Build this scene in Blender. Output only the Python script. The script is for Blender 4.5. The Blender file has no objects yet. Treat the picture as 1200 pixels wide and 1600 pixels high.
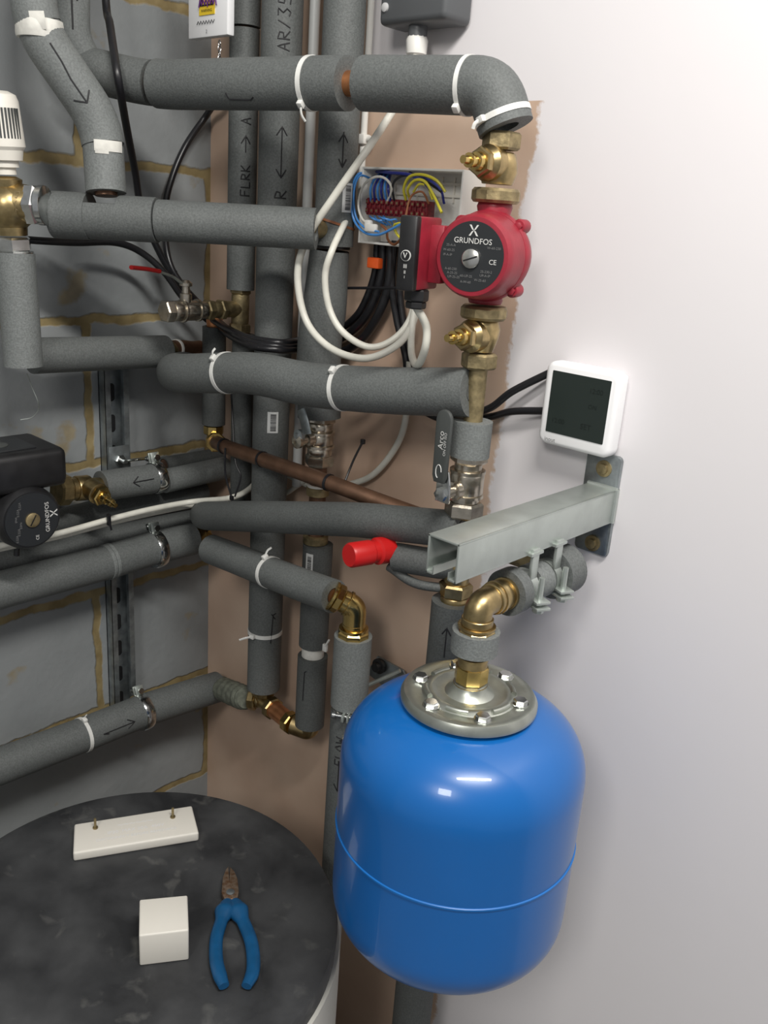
import bpy, bmesh, math, random
from mathutils import Vector as V, Matrix
random.seed(7)
SC = bpy.context.scene
# ------------------------------------------------------------------ camera
F = 1387.7; YAW, PITCH, ROLL = .730705, .3253706, .0720455
CAM = V((1.25311, -.92199, -.03944))
FW = V((-math.sin(YAW)*math.cos(PITCH), math.cos(YAW)*math.cos(PITCH), -math.sin(PITCH)))
_r = V((math.cos(YAW), math.sin(YAW), 0)); _u = _r.cross(FW)
RT = _r*math.cos(ROLL)+_u*math.sin(ROLL); UP = -_r*math.sin(ROLL)+_u*math.cos(ROLL)
cd = bpy.data.cameras.new('camera'); cam = bpy.data.objects.new('camera', cd)
SC.collection.objects.link(cam); SC.camera = cam
cd.sensor_fit = 'VERTICAL'; cd.sensor_height = 36; cd.sensor_width = 27; cd.lens = 36*F/1600
cd.clip_start = .02
cam.matrix_world = Matrix.Translation(CAM) @ Matrix((RT, UP, -FW)).transposed().to_4x4()
# ------------------------------------------------------------------ light
world = bpy.data.worlds.new('world'); SC.world = world; world.use_nodes = True
world.node_tree.nodes['Background'].inputs[0].default_value = (.95, .97, 1, 1)
world.node_tree.nodes['Background'].inputs[1].default_value = .27
def area(name, loc, target, sx, sy, power, col=(1, .97, .92)):
    l = bpy.data.lights.new(name, 'AREA'); l.shape = 'RECTANGLE'; l.size = sx; l.size_y = sy
    l.energy = power; l.color = col
    o = bpy.data.objects.new(name, l); SC.collection.objects.link(o); o.location = loc
    o.rotation_euler = (V(target)-V(loc)).to_track_quat('-Z', 'Y').to_euler()
    return o
area('ceiling_tube_light', (1.42, -.66, .92), (.95, -.25, -.2), .7, .1, 22)
area('added_fill_light', (1.6, -2.3, 1.1), (.3, -.2, -.6), .5, .5, 20)  # added fill, brightens the block wall and lower corner; not a real ceiling fixture
SC.view_settings.view_transform = 'Standard'; SC.view_settings.look = 'None'
SC.view_settings.gamma = 1; SC.view_settings.use_curve_mapping = False
SC.view_settings.exposure = 0.14

# ------------------------------------------------------------------ helpers
def P(px, py, X=None, Y=None, Z=None):
    """point of a surveyed plane (X, Y or Z in metres) seen at a place of the photograph"""
    v = FW + RT*((px-600)/F) - UP*((py-800)/F)
    a, c = (0, X) if X is not None else (1, Y) if Y is not None else (2, Z)
    return CAM + v*((c-CAM[a])/v[a])
def proj(p):
    v = p-CAM; z = v.dot(FW); return (600+F*v.dot(RT)/z, 800-F*v.dot(UP)/z)
def bend(pts, rad=.03, n=8):
    pts = [V(p) for p in pts]; out = [pts[0]]
    for i in range(1, len(pts)-1):
        a, b, c = pts[i-1], pts[i], pts[i+1]
        d = min(rad, (a-b).length*.48, (c-b).length*.48)
        s = b+(a-b).normalized()*d; e = b+(c-b).normalized()*d
        for k in range(n+1):
            t = k/n; out.append(s*(1-t)**2+b*2*t*(1-t)+e*t*t)
    return out+[pts[-1]]
def curve(pts, n=8):
    pts = [V(p) for p in pts]; q = [pts[0]*2-pts[1]]+pts+[pts[-1]*2-pts[-2]]; out = []
    for i in range(1, len(q)-2):
        a, b, c, d = q[i-1:i+3]
        for k in range(n):
            t = k/n
            out.append(.5*((2*b)+(c-a)*t+(2*a-5*b+4*c-d)*t*t+(3*b-a-3*c+d)*t**3))
    return out+[pts[-1]]
def on_path(path, px, py):
    best = None
    for i in range(len(path)-1):
        for k in range(12):
            q = path[i].lerp(path[i+1], k/12); x, y = proj(q); e = (x-px)**2+(y-py)**2
            if best is None or e < best[0]: best = (e, q, (path[i+1]-path[i]).normalized())
    return best[1], best[2]
def frame(d, ref=None):
    d = V(d).normalized(); ref = V(ref) if ref is not None else (V((0, 0, 1)) if abs(d.z) < .9 else V((1, 0, 0)))
    x = ref-d*ref.dot(d); x.normalize(); return x, d.cross(x), d
XF = None
class MB:
    def __init__(s): s.bm = bmesh.new()
    def _rings(s, rings, close=False):
        n = len(rings[0]); f = s.bm.faces.new
        for a, b in zip(rings, rings[1:]+(rings[:1] if close else [])):
            for i in range(n):
                j = (i+1) % n
                try: f((a[i], a[j], b[j], b[i]))
                except ValueError: pass
    def tube(s, pts, r, seg=24, ri=None, flat=1.0, ref=None):
        pts = [V(p) for p in pts]
        clean = [pts[0]]
        for p in pts[1:]:
            if (p-clean[-1]).length > 1e-5: clean.append(p)
        rr = r if isinstance(r, (list, tuple)) else None
        if rr: clean = pts
        pts = clean; n = len(pts); T = []
        for i in range(n):
            a = pts[max(i-1, 0)]; b = pts[min(i+1, n-1)]; T.append((b-a).normalized())
        x, y, _ = frame(T[0], ref); fr = []
        for i in range(n):
            if i:
                q = T[i-1].rotation_difference(T[i]); x = q @ x; x = (x-T[i]*x.dot(T[i])).normalized()
            y = T[i].cross(x); fr.append((x.copy(), y.copy()))
        def ring(i, rad):
            X, Y = fr[i]
            return [s.bm.verts.new(pts[i]+X*(math.cos(6.28318531*k/seg)*rad)+Y*(math.sin(6.28318531*k/seg)*rad*flat)) for k in range(seg)]
        R_ = [ring(i, rr[i] if rr else r) for i in range(n)]
        if ri:
            inner = [ring(i, ri) for i in range(n-1, -1, -1)]
            s._rings(R_+inner, True)
        else:
            s._rings(R_); s.bm.faces.new(R_[0][::-1]); s.bm.faces.new(R_[-1])
        return s
    def lathe(s, o, d, prof, seg=32, ref=None, ecc=1.0):
        o = V(o); x, y, d = frame(d, ref); rings = []
        for t, r in prof:
            r = max(r, 1e-5)
            rings.append([s.bm.verts.new(o+d*t+x*(math.cos(6.28318531*(k+.5)/seg)*r)+y*(math.sin(6.28318531*(k+.5)/seg)*r*ecc)) for k in range(seg)])
        s._rings(rings); s.bm.faces.new(rings[0][::-1]); s.bm.faces.new(rings[-1]); return s
    def hexa(s, o, d, L, r, ref=None, seg=6):
        c = min(L*.18, r*.12)
        return s.lathe(o, d, [(0, r*.88), (c, r), (L-c, r), (L, r*.88)], seg, ref)
    def box(s, c, size, axes=None, bev=0.0, bseg=2):
        ax = axes or (V((1, 0, 0)), V((0, 1, 0)), V((0, 0, 1)))
        c = V(c); vs = []
        for i in (-1, 1):
            for j in (-1, 1):
                for k in (-1, 1): vs.append(s.bm.verts.new(c+ax[0]*(i*size[0]/2)+ax[1]*(j*size[1]/2)+ax[2]*(k*size[2]/2)))
        fs = [(0, 1, 3, 2), (4, 6, 7, 5), (0, 4, 5, 1), (2, 3, 7, 6), (0, 2, 6, 4), (1, 5, 7, 3)]
        F_ = [s.bm.faces.new([vs[i] for i in f]) for f in fs]
        if bev:
            es = list({e for f in F_ for e in f.edges})
            bmesh.ops.bevel(s.bm, geom=es, offset=bev, segments=bseg, profile=.5, affect='EDGES')
        return s
    def prism(s, poly, ext, bev=0.0, bseg=2):
        poly = [V(p) for p in poly]; ext = V(ext)
        a = [s.bm.verts.new(p) for p in poly]; b = [s.bm.verts.new(p+ext) for p in poly]; n = len(a)
        F_ = [s.bm.faces.new(a[::-1]), s.bm.faces.new(b)]
        for i in range(n):
            j = (i+1) % n; F_.append(s.bm.faces.new((a[i], a[j], b[j], b[i])))
        if bev:
            es = list({e for f in F_[:2] for e in f.edges}) if n > 5 else list({e for f in F_ for e in f.edges})
            bmesh.ops.bevel(s.bm, geom=es, offset=bev, segments=bseg, profile=.5, affect='EDGES')
        return s
    def patch(s, base, axis, face, r, u0, u1, a0, a1, n=6, th=.0006):
        base = V(base); x, y, d = frame(axis, face); rows = []
        for rad in (r+th, r-.001):
            rows.append([[s.bm.verts.new(base+d*u+x*(math.cos(a0+(a1-a0)*k/n)*rad)+y*(math.sin(a0+(a1-a0)*k/n)*rad)) for k in range(n+1)] for u in (u0, u1)])
        (A, B), (C, D) = rows; f = s.bm.faces.new
        for k in range(n):
            f((A[k], A[k+1], B[k+1], B[k])); f((A[k], C[k], C[k+1], A[k+1])); f((B[k+1], D[k+1], D[k], B[k]))
        f((A[0], B[0], D[0], C[0])); f((A[n], C[n], D[n], B[n])); return s
    def strokes(s, base, axis, face, r, lines, w=.0011):
        base = V(base); x, y, d = frame(axis, face)
        for ln in lines:
            pts = []
            for (u, v), (u2, v2) in zip(ln, ln[1:]):
                for k in range(4): pts.append((u+(u2-u)*k/4, v+(v2-v)*k/4))
            pts.append(ln[-1])
            s.tube([base+d*u+x*(math.cos(v/r)*(r+.0001))+y*(math.sin(v/r)*(r+.0001)) for u, v in pts], w, 6)
        return s
    def text(s, txt, size, o, xd, yd, depth=.0004):
        c = bpy.data.curves.new('t', 'FONT'); c.body = txt; c.size = size; c.extrude = 0; c.align_x = 'CENTER'; c.align_y = 'CENTER'
        c.resolution_u = 3
        ob = bpy.data.objects.new('t', c); me = bpy.data.meshes.new_from_object(ob)
        xd = V(xd).normalized(); yd = V(yd).normalized(); nd = xd.cross(yd); o = V(o)
        vs = [s.bm.verts.new(o+xd*v.co.x+yd*v.co.y+nd*depth) for v in me.vertices]
        for p in me.polygons:
            try: s.bm.faces.new([vs[i] for i in p.vertices])
            except ValueError: pass
        bpy.data.objects.remove(ob); bpy.data.curves.remove(c); bpy.data.meshes.remove(me); return s
    def build(s, name, mat, parent=None, label=None, smooth=True, ang=38):
        bm = s.bm
        bmesh.ops.recalc_face_normals(bm, faces=bm.faces[:])
        me = bpy.data.meshes.new(name)
        if parent is not None: o0 = V(parent['_o'])
        else:
            lo = [min(v.co[i] for v in bm.verts) for i in range(3)]; hi = [max(v.co[i] for v in bm.verts) for i in range(3)]
            o0 = V(((lo[0]+hi[0])/2, (lo[1]+hi[1])/2, lo[2]))
        for v in bm.verts: v.co = (XF @ v.co if XF else v.co)-o0
        bm.to_mesh(me); bm.free()
        if smooth:
            me.polygons.foreach_set('use_smooth', [True]*len(me.polygons))
            me.set_sharp_from_angle(angle=math.radians(ang))
        me.materials.append(mat)
        ob = bpy.data.objects.new(name, me); SC.collection.objects.link(ob); ob['_o'] = tuple(o0)
        if parent is not None: ob.parent = parent
        else: ob.location = o0
        if label: ob['label'] = label
        return ob
def tag(o, label, cat, group=None):
    o['label'] = label; o['category'] = cat
    if group: o['group'] = group
    return o
def thing(name, loc, label, cat, group=None):
    o = bpy.data.objects.new(name, None); SC.collection.objects.link(o); o.location = V(loc); o['_o'] = tuple(V(loc))
    o.empty_display_size = .02
    return tag(o, label, cat, group)
def structure(o): o['kind'] = 'structure'; return o

# ------------------------------------------------------------------ materials
def mat(name, col, rough=.5, metal=0, var=0, vscale=60, col2=None, bump=0, bscale=300, spec=.5, coat=0):
    m = bpy.data.materials.new(name); m.use_nodes = True; nt = m.node_tree; b = nt.nodes['Principled BSDF']
    b.inputs['Roughness'].default_value = rough; b.inputs['Metallic'].default_value = metal
    b.inputs['Specular IOR Level'].default_value = spec; b.inputs['Coat Weight'].default_value = coat
    b.inputs['Base Color'].default_value = (*col, 1)
    tc = nt.nodes.new('ShaderNodeTexCoord')
    if var or col2:
        n = nt.nodes.new('ShaderNodeTexNoise'); n.inputs['Scale'].default_value = vscale; n.inputs['Detail'].default_value = 5
        nt.links.new(tc.outputs['Object'], n.inputs['Vector'])
        r = nt.nodes.new('ShaderNodeValToRGB'); r.color_ramp.elements[0].position = .35; r.color_ramp.elements[1].position = .65
        c2 = col2 or tuple(min(1, c*(1+var)) for c in col); c1 = col if col2 else tuple(c*(1-var) for c in col)
        r.color_ramp.elements[0].color = (*c1, 1); r.color_ramp.elements[1].color = (*c2, 1)
        nt.links.new(n.outputs['Fac'], r.inputs['Fac']); nt.links.new(r.outputs['Color'], b.inputs['Base Color'])
    if bump:
        n = nt.nodes.new('ShaderNodeTexNoise'); n.inputs['Scale'].default_value = bscale; n.inputs['Detail'].default_value = 3
        nt.links.new(tc.outputs['Object'], n.inputs['Vector'])
        bp = nt.nodes.new('ShaderNodeBump'); bp.inputs['Strength'].default_value = bump; bp.inputs['Distance'].default_value = .001
        nt.links.new(n.outputs['Fac'], bp.inputs['Height']); nt.links.new(bp.outputs['Normal'], b.inputs['Normal'])
    return m
def foam_mat(name, c):
    m = mat(name, (c*.95, c*1.02, c*1.0), .62, var=.16, vscale=420, bump=.45, bscale=520, spec=.45)
    nt = m.node_tree; b = nt.nodes['Principled BSDF']; tc = [n for n in nt.nodes if n.type == 'TEX_COORD'][0]
    n = nt.nodes.new('ShaderNodeTexNoise'); n.inputs['Scale'].default_value = 14; n.inputs['Detail'].default_value = 4
    nt.links.new(tc.outputs['Object'], n.inputs['Vector'])
    mr = nt.nodes.new('ShaderNodeMapRange'); mr.inputs['To Min'].default_value = .82; mr.inputs['To Max'].default_value = 1.15
    nt.links.new(n.outputs['Fac'], mr.inputs['Value'])
    mx = nt.nodes.new('ShaderNodeVectorMath'); mx.operation = 'SCALE'
    src = b.inputs['Base Color'].links[0].from_socket
    nt.links.new(src, mx.inputs[0]); nt.links.new(mr.outputs[0], mx.inputs['Scale']); nt.links.new(mx.outputs[0], b.inputs['Base Color'])
    return m
M = {
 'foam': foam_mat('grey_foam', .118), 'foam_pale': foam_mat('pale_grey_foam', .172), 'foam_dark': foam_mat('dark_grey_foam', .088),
 'foam_cut': mat('cut_foam', (.30, .31, .30), .9, var=.2, vscale=300, bump=.5),
 'brass': mat('brass', (.42, .32, .16), .34, 1, var=.18, vscale=90, bump=.12, bscale=200),
 'brass_new': mat('bright_brass', (.60, .43, .16), .24, 1, var=.12, vscale=70),
 'brass_dull': mat('dull_brass', (.30, .24, .13), .5, .75, var=.3, vscale=90, bump=.3),
 'nickel': mat('nickel_plate', (.55, .50, .42), .27, 1, var=.15, vscale=110, bump=.15),
 'chrome': mat('chrome', (.62, .63, .62), .18, 1, var=.12, vscale=80),
 'steel': mat('galvanised_steel', (.50, .54, .51), .40, .75, var=.09, vscale=25, bump=.12, bscale=120),
 'strutsteel': mat('zinc_strut_steel', (.30, .33, .34), .42, .85, var=.25, vscale=50, bump=.1),
 'copper': mat('aged_copper', (.17, .095, .06), .42, .7, var=.15, vscale=60, bump=.1),
 'copper_bright': mat('clean_copper', (.62, .27, .12), .35, .9, var=.2),
 'red': mat('red_pump_enamel', (.26, .014, .028), .42, var=.12, vscale=50, bump=.12, bscale=260),
 'redplastic': mat('red_plastic', (.50, .010, .010), .4),
 'black': mat('black_plastic', (.012, .012, .013), .38, var=.2),
 'label_black': mat('pump_label_black', (.02, .022, .024), .35),
 'dial': mat('pump_dial_steel', (.75, .74, .70), .25, 1, var=.1),
 'ink_white': mat('white_print', (.62, .62, .60), .6), 'ink_dim': mat('grey_print', (.16, .16, .16), .6),
 'ink': mat('marker_ink', (.012, .012, .014), .6), 'ink_purple': mat('purple_ink', (.10, .02, .16), .6),
 'white': mat('white_plastic', (.74, .73, .69), .38), 'cream': mat('cream_plastic', (.76, .73, .66), .42),
 'thermo': mat('thermostat_plastic', (.86, .86, .87), .4),
 'screen': mat('dark_lcd_screen', (.022, .03, .027), .22, spec=.35),
 'screen_ink': mat('faint_lcd_segments', (.012, .017, .015), .3),
 'blue': mat('blue_tank_enamel', (.003, .115, .40), .3, coat=.35, spec=.5, var=.04, vscale=6),
 'weld': mat('blue_tank_weld', (.005, .14, .46), .35),
 'cable_w': mat('white_cable', (.66, .65, .58), .42, var=.05), 'cable_k': mat('black_cable', (.010, .010, .012), .35),
 'tie': mat('white_nylon', (.72, .72, .69), .4, var=.06), 'tape': mat('white_tape', (.66, .65, .60), .7, var=.15, bump=.4, bscale=120),
 'pvc': mat('grey_white_pipe', (.52, .53, .52), .4), 'orange': mat('orange_tape', (.85, .12, .02), .45),
 'gbox': mat('dark_grey_box', (.085, .09, .095), .42), 'gboxface': mat('grey_screw_cap', (.5, .5, .5), .4),
 'paper': mat('sticker_paper', (.62, .63, .62), .6), 'yellow': mat('warning_yellow', (.78, .55, .03), .5),
 'lever': mat('grey_lever_sleeve', (.055, .06, .058), .45), 'terminal': mat('terminal_block_red', (.17, .012, .018), .42, var=.3, vscale=300),
 'w_blue': mat('light_blue_wire', (.06, .25, .62), .35), 'w_navy': mat('dark_blue_wire', (.02, .03, .22), .35),
 'w_yellow': mat('green_yellow_wire', (.62, .55, .04), .35), 'w_brown': mat('brown_wire', (.22, .08, .03), .4), 'w_white': mat('white_wire', (.7, .68, .62), .4),
 'rust': mat('rusty_steel', (.16, .085, .045), .5, .7, col2=(.26, .20, .15), vscale=180, bump=.2),
 'handle': mat('blue_grip', (.006, .075, .19), .35, var=.1), 'lint': mat('grey_lint', (.3, .32, .2), .9),
 'zinc': mat('zinc_plate', (.46, .48, .43), .34, .9, var=.14, vscale=40, bump=.1, bscale=90),
 'chain': mat('steel_chain', (.35, .35, .35), .35, 1),
 'jacket': mat('white_jacket', (.62, .61, .56), .4),
 'olive': mat('olive_lagging', (.13, .14, .11), .75, var=.25, vscale=120, bump=.5),
 'floor': mat('grey_concrete', (.25, .25, .24), .8, var=.15, vscale=8),
}
def nodes(m): nt = m.node_tree; return nt, nt.nodes['Principled BSDF'], nt.nodes.new, nt.links.new
# painted blockwork, 440 x 215 blocks with ochre joints
m = bpy.data.materials.new('painted_blocks'); m.use_nodes = True; nt, b, N, L = nodes(m); M['blocks'] = m
g = N('ShaderNodeNewGeometry'); sx = N('ShaderNodeSeparateXYZ'); L(g.outputs['Position'], sx.inputs[0])
def math_(op, a, b_=None, c=None, N=N, L=L):
    n = N('ShaderNodeMath'); n.operation = op
    for i, v in enumerate((a, b_, c)):
        if v is None: continue
        if isinstance(v, (int, float)): n.inputs[i].default_value = v
        else: L(v, n.inputs[i])
    return n.outputs[0]
wob = N('ShaderNodeTexNoise'); wob.inputs['Scale'].default_value = 22; wob.inputs['Detail'].default_value = 6; L(g.outputs['Position'], wob.inputs['Vector'])
wv = math_('MULTIPLY', math_('SUBTRACT', wob.outputs['Fac'], .5), .022)
zz = math_('ADD', math_('DIVIDE', math_('ADD', sx.outputs['Z'], wv), .225), 40.0)   # joint at every integer
row = math_('FLOOR', zz); fz = math_('ABSOLUTE', math_('SUBTRACT', math_('FRACT', math_('ADD', zz, .5)), .5))
par = math_('MODULO', row, 2.0)
yy = math_('ADD', math_('DIVIDE', math_('ADD', sx.outputs['Y'], math_('ADD', wv, .229)), .45), math_('ADD', 40.0, math_('MULTIPLY', par, .5)))
fy = math_('ABSOLUTE', math_('SUBTRACT', math_('FRACT', math_('ADD', yy, .5)), .5))
dz = math_('MULTIPLY', fz, .225); dy = math_('MULTIPLY', fy, .45)
dd = math_('MINIMUM', dz, dy)
jr = N('ShaderNodeMapRange'); jr.inputs['From Min'].default_value = .0055; jr.inputs['From Max'].default_value = .0085
jr.inputs['To Min'].default_value = 1; jr.inputs['To Max'].default_value = 0; L(dd, jr.inputs['Value'])
pn = N('ShaderNodeTexNoise'); pn.inputs['Scale'].default_value = 5; pn.inputs['Detail'].default_value = 5; L(g.outputs['Position'], pn.inputs['Vector'])
pr = N('ShaderNodeValToRGB'); L(pn.outputs['Fac'], pr.inputs['Fac'])
pr.color_ramp.elements[0].position = .3; pr.color_ramp.elements[0].color = (.20, .215, .22, 1)
pr.color_ramp.elements[1].position = .7; pr.color_ramp.elements[1].color = (.29, .305, .31, 1)
jn = N('ShaderNodeTexNoise'); jn.inputs['Scale'].default_value = 30; jn.inputs['Detail'].default_value = 4; L(g.outputs['Position'], jn.inputs['Vector'])
jc = N('ShaderNodeValToRGB'); L(jn.outputs['Fac'], jc.inputs['Fac'])
jc.color_ramp.elements[0].position = .35; jc.color_ramp.elements[0].color = (.19, .14, .06, 1)
jc.color_ramp.elements[1].position = .65; jc.color_ramp.elements[1].color = (.30, .235, .115, 1)
# ochre smears and chips on the blocks
sm = N('ShaderNodeTexNoise'); sm.inputs['Scale'].default_value = 9; sm.inputs['Detail'].default_value = 6; L(g.outputs['Position'], sm.inputs['Vector'])
smr = N('ShaderNodeMapRange'); smr.inputs['From Min'].default_value = .63; smr.inputs['From Max'].default_value = .68; L(sm.outputs['Fac'], smr.inputs['Value'])
fac = math_('MAXIMUM', jr.outputs[0], math_('MULTIPLY', smr.outputs[0], .7))
mx = N('ShaderNodeMix'); mx.data_type = 'RGBA'; L(fac, mx.inputs[0]); L(pr.outputs[0], mx.inputs[6]); L(jc.outputs[0], mx.inputs[7]); L(mx.outputs[2], b.inputs['Base Color'])
b.inputs['Roughness'].default_value = .62
bp = N('ShaderNodeBump'); bp.inputs['Distance'].default_value = .004; bp.inputs['Strength'].default_value = .6
hn = N('ShaderNodeTexNoise'); hn.inputs['Scale'].default_value = 60; hn.inputs['Detail'].default_value = 8; L(g.outputs['Position'], hn.inputs['Vector'])
L(math_('ADD', math_('MULTIPLY', jr.outputs[0], -.6), math_('MULTIPLY', hn.outputs['Fac'], .35)), bp.inputs['Height']); L(bp.outputs[0], b.inputs['Normal'])
# plaster: bare pink behind the pipes, white paint beyond a ragged brushed edge
m = bpy.data.materials.new('plaster_part_painted'); m.use_nodes = True; nt, b, N, L = nodes(m); M['plaster'] = m
def math_(op, a, b_=None, c=None, N=N, L=L):
    n = N('ShaderNodeMath'); n.operation = op
    for i, v in enumerate((a, b_, c)):
        if v is None: continue
        if isinstance(v, (int, float)): n.inputs[i].default_value = v
        else: L(v, n.inputs[i])
    return n.outputs[0]
g = N('ShaderNodeNewGeometry'); sx = N('ShaderNodeSeparateXYZ'); L(g.outputs['Position'], sx.inputs[0])
n1 = N('ShaderNodeTexNoise'); n1.inputs['Scale'].default_value = 12; n1.inputs['Detail'].default_value = 3; L(g.outputs['Position'], n1.inputs['Vector'])
n2 = N('ShaderNodeTexNoise'); n2.inputs['Scale'].default_value = 160; n2.inputs['Detail'].default_value = 3; L(g.outputs['Position'], n2.inputs['Vector'])
edge = math_('ADD', math_('MULTIPLY', math_('SUBTRACT', n1.outputs['Fac'], .5), .04), math_('MULTIPLY', math_('SUBTRACT', n2.outputs['Fac'], .5), .016))
xe = math_('ADD', sx.outputs['X'], edge)
ra = N('ShaderNodeMapRange'); ra.inputs['From Min'].default_value = .612; ra.inputs['From Max'].default_value = .618; L(xe, ra.inputs['Value'])
top = math_('MULTIPLY', math_('GREATER_THAN', sx.outputs['Z'], .092), math_('GREATER_THAN', sx.outputs['X'], .345))
pf = math_('MAXIMUM', ra.outputs[0], top)
n3 = N('ShaderNodeTexNoise'); n3.inputs['Scale'].default_value = 6; n3.inputs['Detail'].default_value = 5; L(g.outputs['Position'], n3.inputs['Vector'])
cr = N('ShaderNodeValToRGB'); L(n3.outputs['Fac'], cr.inputs['Fac'])
cr.color_ramp.elements[0].position = .35; cr.color_ramp.elements[0].color = (.50, .35, .26, 1)
cr.color_ramp.elements[1].position = .68; cr.color_ramp.elements[1].color = (.60, .45, .345, 1)
mx = N('ShaderNodeMix'); mx.data_type = 'RGBA'; L(pf, mx.inputs[0]); L(cr.outputs[0], mx.inputs[6]); mx.inputs[7].default_value = (.76, .735, .75, 1)
L(mx.outputs[2], b.inputs['Base Color']); b.inputs['Roughness'].default_value = .45
bp = N('ShaderNodeBump'); bp.inputs['Distance'].default_value = .001; bp.inputs['Strength'].default_value = .3
L(n1.outputs['Fac'], bp.inputs['Height']); L(bp.outputs[0], b.inputs['Normal'])
# scuffed black lid
m = bpy.data.materials.new('scuffed_black_lid'); m.use_nodes = True; nt, b, N, L = nodes(m); M['lid'] = m
tc = N('ShaderNodeTexCoord')
def noise(scale, det=5, dist=0):
    n = N('ShaderNodeTexNoise'); n.inputs['Scale'].default_value = scale; n.inputs['Detail'].default_value = det; n.inputs['Distortion'].default_value = dist
    L(tc.outputs['Object'], n.inputs['Vector']); return n.outputs['Fac']
r1 = N('ShaderNodeValToRGB'); L(noise(11, 10, .2), r1.inputs['Fac'])
r1.color_ramp.elements[0].position = .38; r1.color_ramp.elements[0].color = (.018, .019, .021, 1)
r1.color_ramp.elements[1].position = .75; r1.color_ramp.elements[1].color = (.070, .072, .075, 1)
r2 = N('ShaderNodeMapRange'); r2.inputs['From Min'].default_value = .60; r2.inputs['From Max'].default_value = .74; r2.inputs['To Max'].default_value = .4; L(noise(31, 9, .4), r2.inputs['Value'])
mx = N('ShaderNodeMix'); mx.data_type = 'RGBA'; L(r2.outputs[0], mx.inputs[0]); L(r1.outputs[0], mx.inputs[6]); mx.inputs[7].default_value = (.16, .16, .15, 1)
L(mx.outputs[2], b.inputs['Base Color']); b.inputs['Roughness'].default_value = .55
bp = N('ShaderNodeBump'); bp.inputs['Distance'].default_value = .002; bp.inputs['Strength'].default_value = .35; L(noise(40, 6), bp.inputs['Height']); L(bp.outputs[0], b.inputs['Normal'])

# ------------------------------------------------------------------ setting
FLOOR = -1.5
structure(MB().box((-.05, -1.3, -.2), (.1, 2.8, 2.6)).build('wall_left', M['blocks'], smooth=False))
structure(MB().box((1.5, .05, -.2), (3.0, .1, 2.6)).build('wall_right', M['plaster'], smooth=False))
structure(MB().box((1.45, -1.3, FLOOR-.025), (3.1, 2.8, .05)).build('floor', M['floor'], smooth=False))

# ------------------------------------------------------------------ generic plumbing
def to_cam(p): v = CAM-V(p); return v.normalized()
def sleeve(path, r, m='foam', parent=None, ri=.012, name='foam_sleeve', seg=36):
    return MB().tube(path, r, seg, ri=ri).build(name, M[m], parent)
def pipe(name, label, path, r, m='foam', core=None, core_m='copper', marks=(), cat='pipe', group=None, rc=.011):
    """an insulated pipe: foam sleeve(s) round a core pipe"""
    t = thing(name, path[0] if path[0].z < path[-1].z else path[-1], label, cat, group)
    sleeve(path, r, m, t, ri=rc+.001)
    MB().tube(core or path, rc, 16).build('inner_pipe', M[core_m], t)
    return t
def band(t, p, d, r, w=.005, m='tie', name='strap', th=.0009):
    return MB().lathe(V(p)-V(d)*w/2, d, [(0, r), (0, r+th), (w, r+th), (w, r)], 40).build(name, M[m], t)
def tie(path, px, py, r, hx, hy, label, tail=.02, m='tie', w=.0065):
    p, d = on_path(path, px, py); t = thing('cable_tie', p, label, 'cable tie', None)
    band(t, p, d, r, w, m)
    c = V(to_cam(p)); c = (c-d*c.dot(d)).normalized(); s = d.cross(c)
    if s.dot(RT*hx+UP*hy) < 0: s = -s
    k = (c*.75+s*.66).normalized()
    MB().box(p+k*(r+.0035), (.007, .009, .006), (d, k.cross(d), k), .001).build('lock_head', M[m], t)
    if tail:
        a = p+k*(r+.004); MB().tube(curve([a, a+s*tail*.5+k*.002+d*.002, a+s*tail+d*.006]), .0019, 8, flat=.35).build('tail', M[m], t)
    return t
def stack(t, base, d, items, m='brass', ref=None):
    """rounds (r), hexes (h) and knurled rings laid end to end along d; hexes become nuts"""
    p = V(base); d = V(d).normalized(); body = MB(); anyb = False; pos = 0
    for it in items:
        k, L_, r = it[:3]; r2 = it[3] if len(it) > 3 and isinstance(it[3], (int, float)) else r
        mm = it[-1] if isinstance(it[-1], str) and it[-1] in M else m
        if k == 'r': body.lathe(p+d*pos, d, [(0, r*.96), (L_*.08, r), (L_*.92, r2), (L_, r2*.96)], 28); anyb = True
        elif k == 'h': MB().hexa(p+d*pos, d, L_, r, ref).build('hex_nut', M[mm], t, smooth=True, ang=20)
        elif k == 'o': MB().hexa(p+d*pos, d, L_, r, ref, 8).build('union_nut', M[mm], t, ang=20)
        elif k == 'g': pos += 0
        pos += L_
    if anyb: body.build('valve_body' if len(items) > 2 else 'fitting_body', M[m], t)
    return p+d*pos
def elbow(t, a, b, c, r, m='brass', name='elbow_body'):
    MB().tube(bend([a, b, c], (V(a)-V(b)).length*.8, 10), r, 28).build(name, M[m], t)
def clamp(p, d, r, up, label, w=.016):
    """steel pipe ring with lug and wing screws"""
    t = thing('pipe_clamp', p, label, 'pipe clamp'); d = V(d).normalized()
    MB().lathe(V(p)-d*w/2, d, [(0, r), (0, r+.0028), (w*.2, r+.004), (w*.8, r+.004), (w, r+.0028), (w, r)], 40).build('ring', M['chrome'], t)
    up = V(up); up = (up-d*up.dot(d)).normalized(); s = d.cross(up); k = V(p)+up*(r+.009)
    MB().box(k, (w*.95, .004, .018), (d, s, up), .001).box(k+s*.007, (w*.95, .003, .018), (d, s, up), .001).build('lug', M['steel'], t)
    MB().lathe(k-s*.016, s, [(0, .005), (.004, .005), (.0041, .0025), (.028, .0025), (.0281, .005), (.031, .005)], 12).build('screw', M['chrome'], t)
    return t
Z = V((0, 0, 1)); XA = V((1, 0, 0)); YA = V((0, 1, 0))
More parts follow.
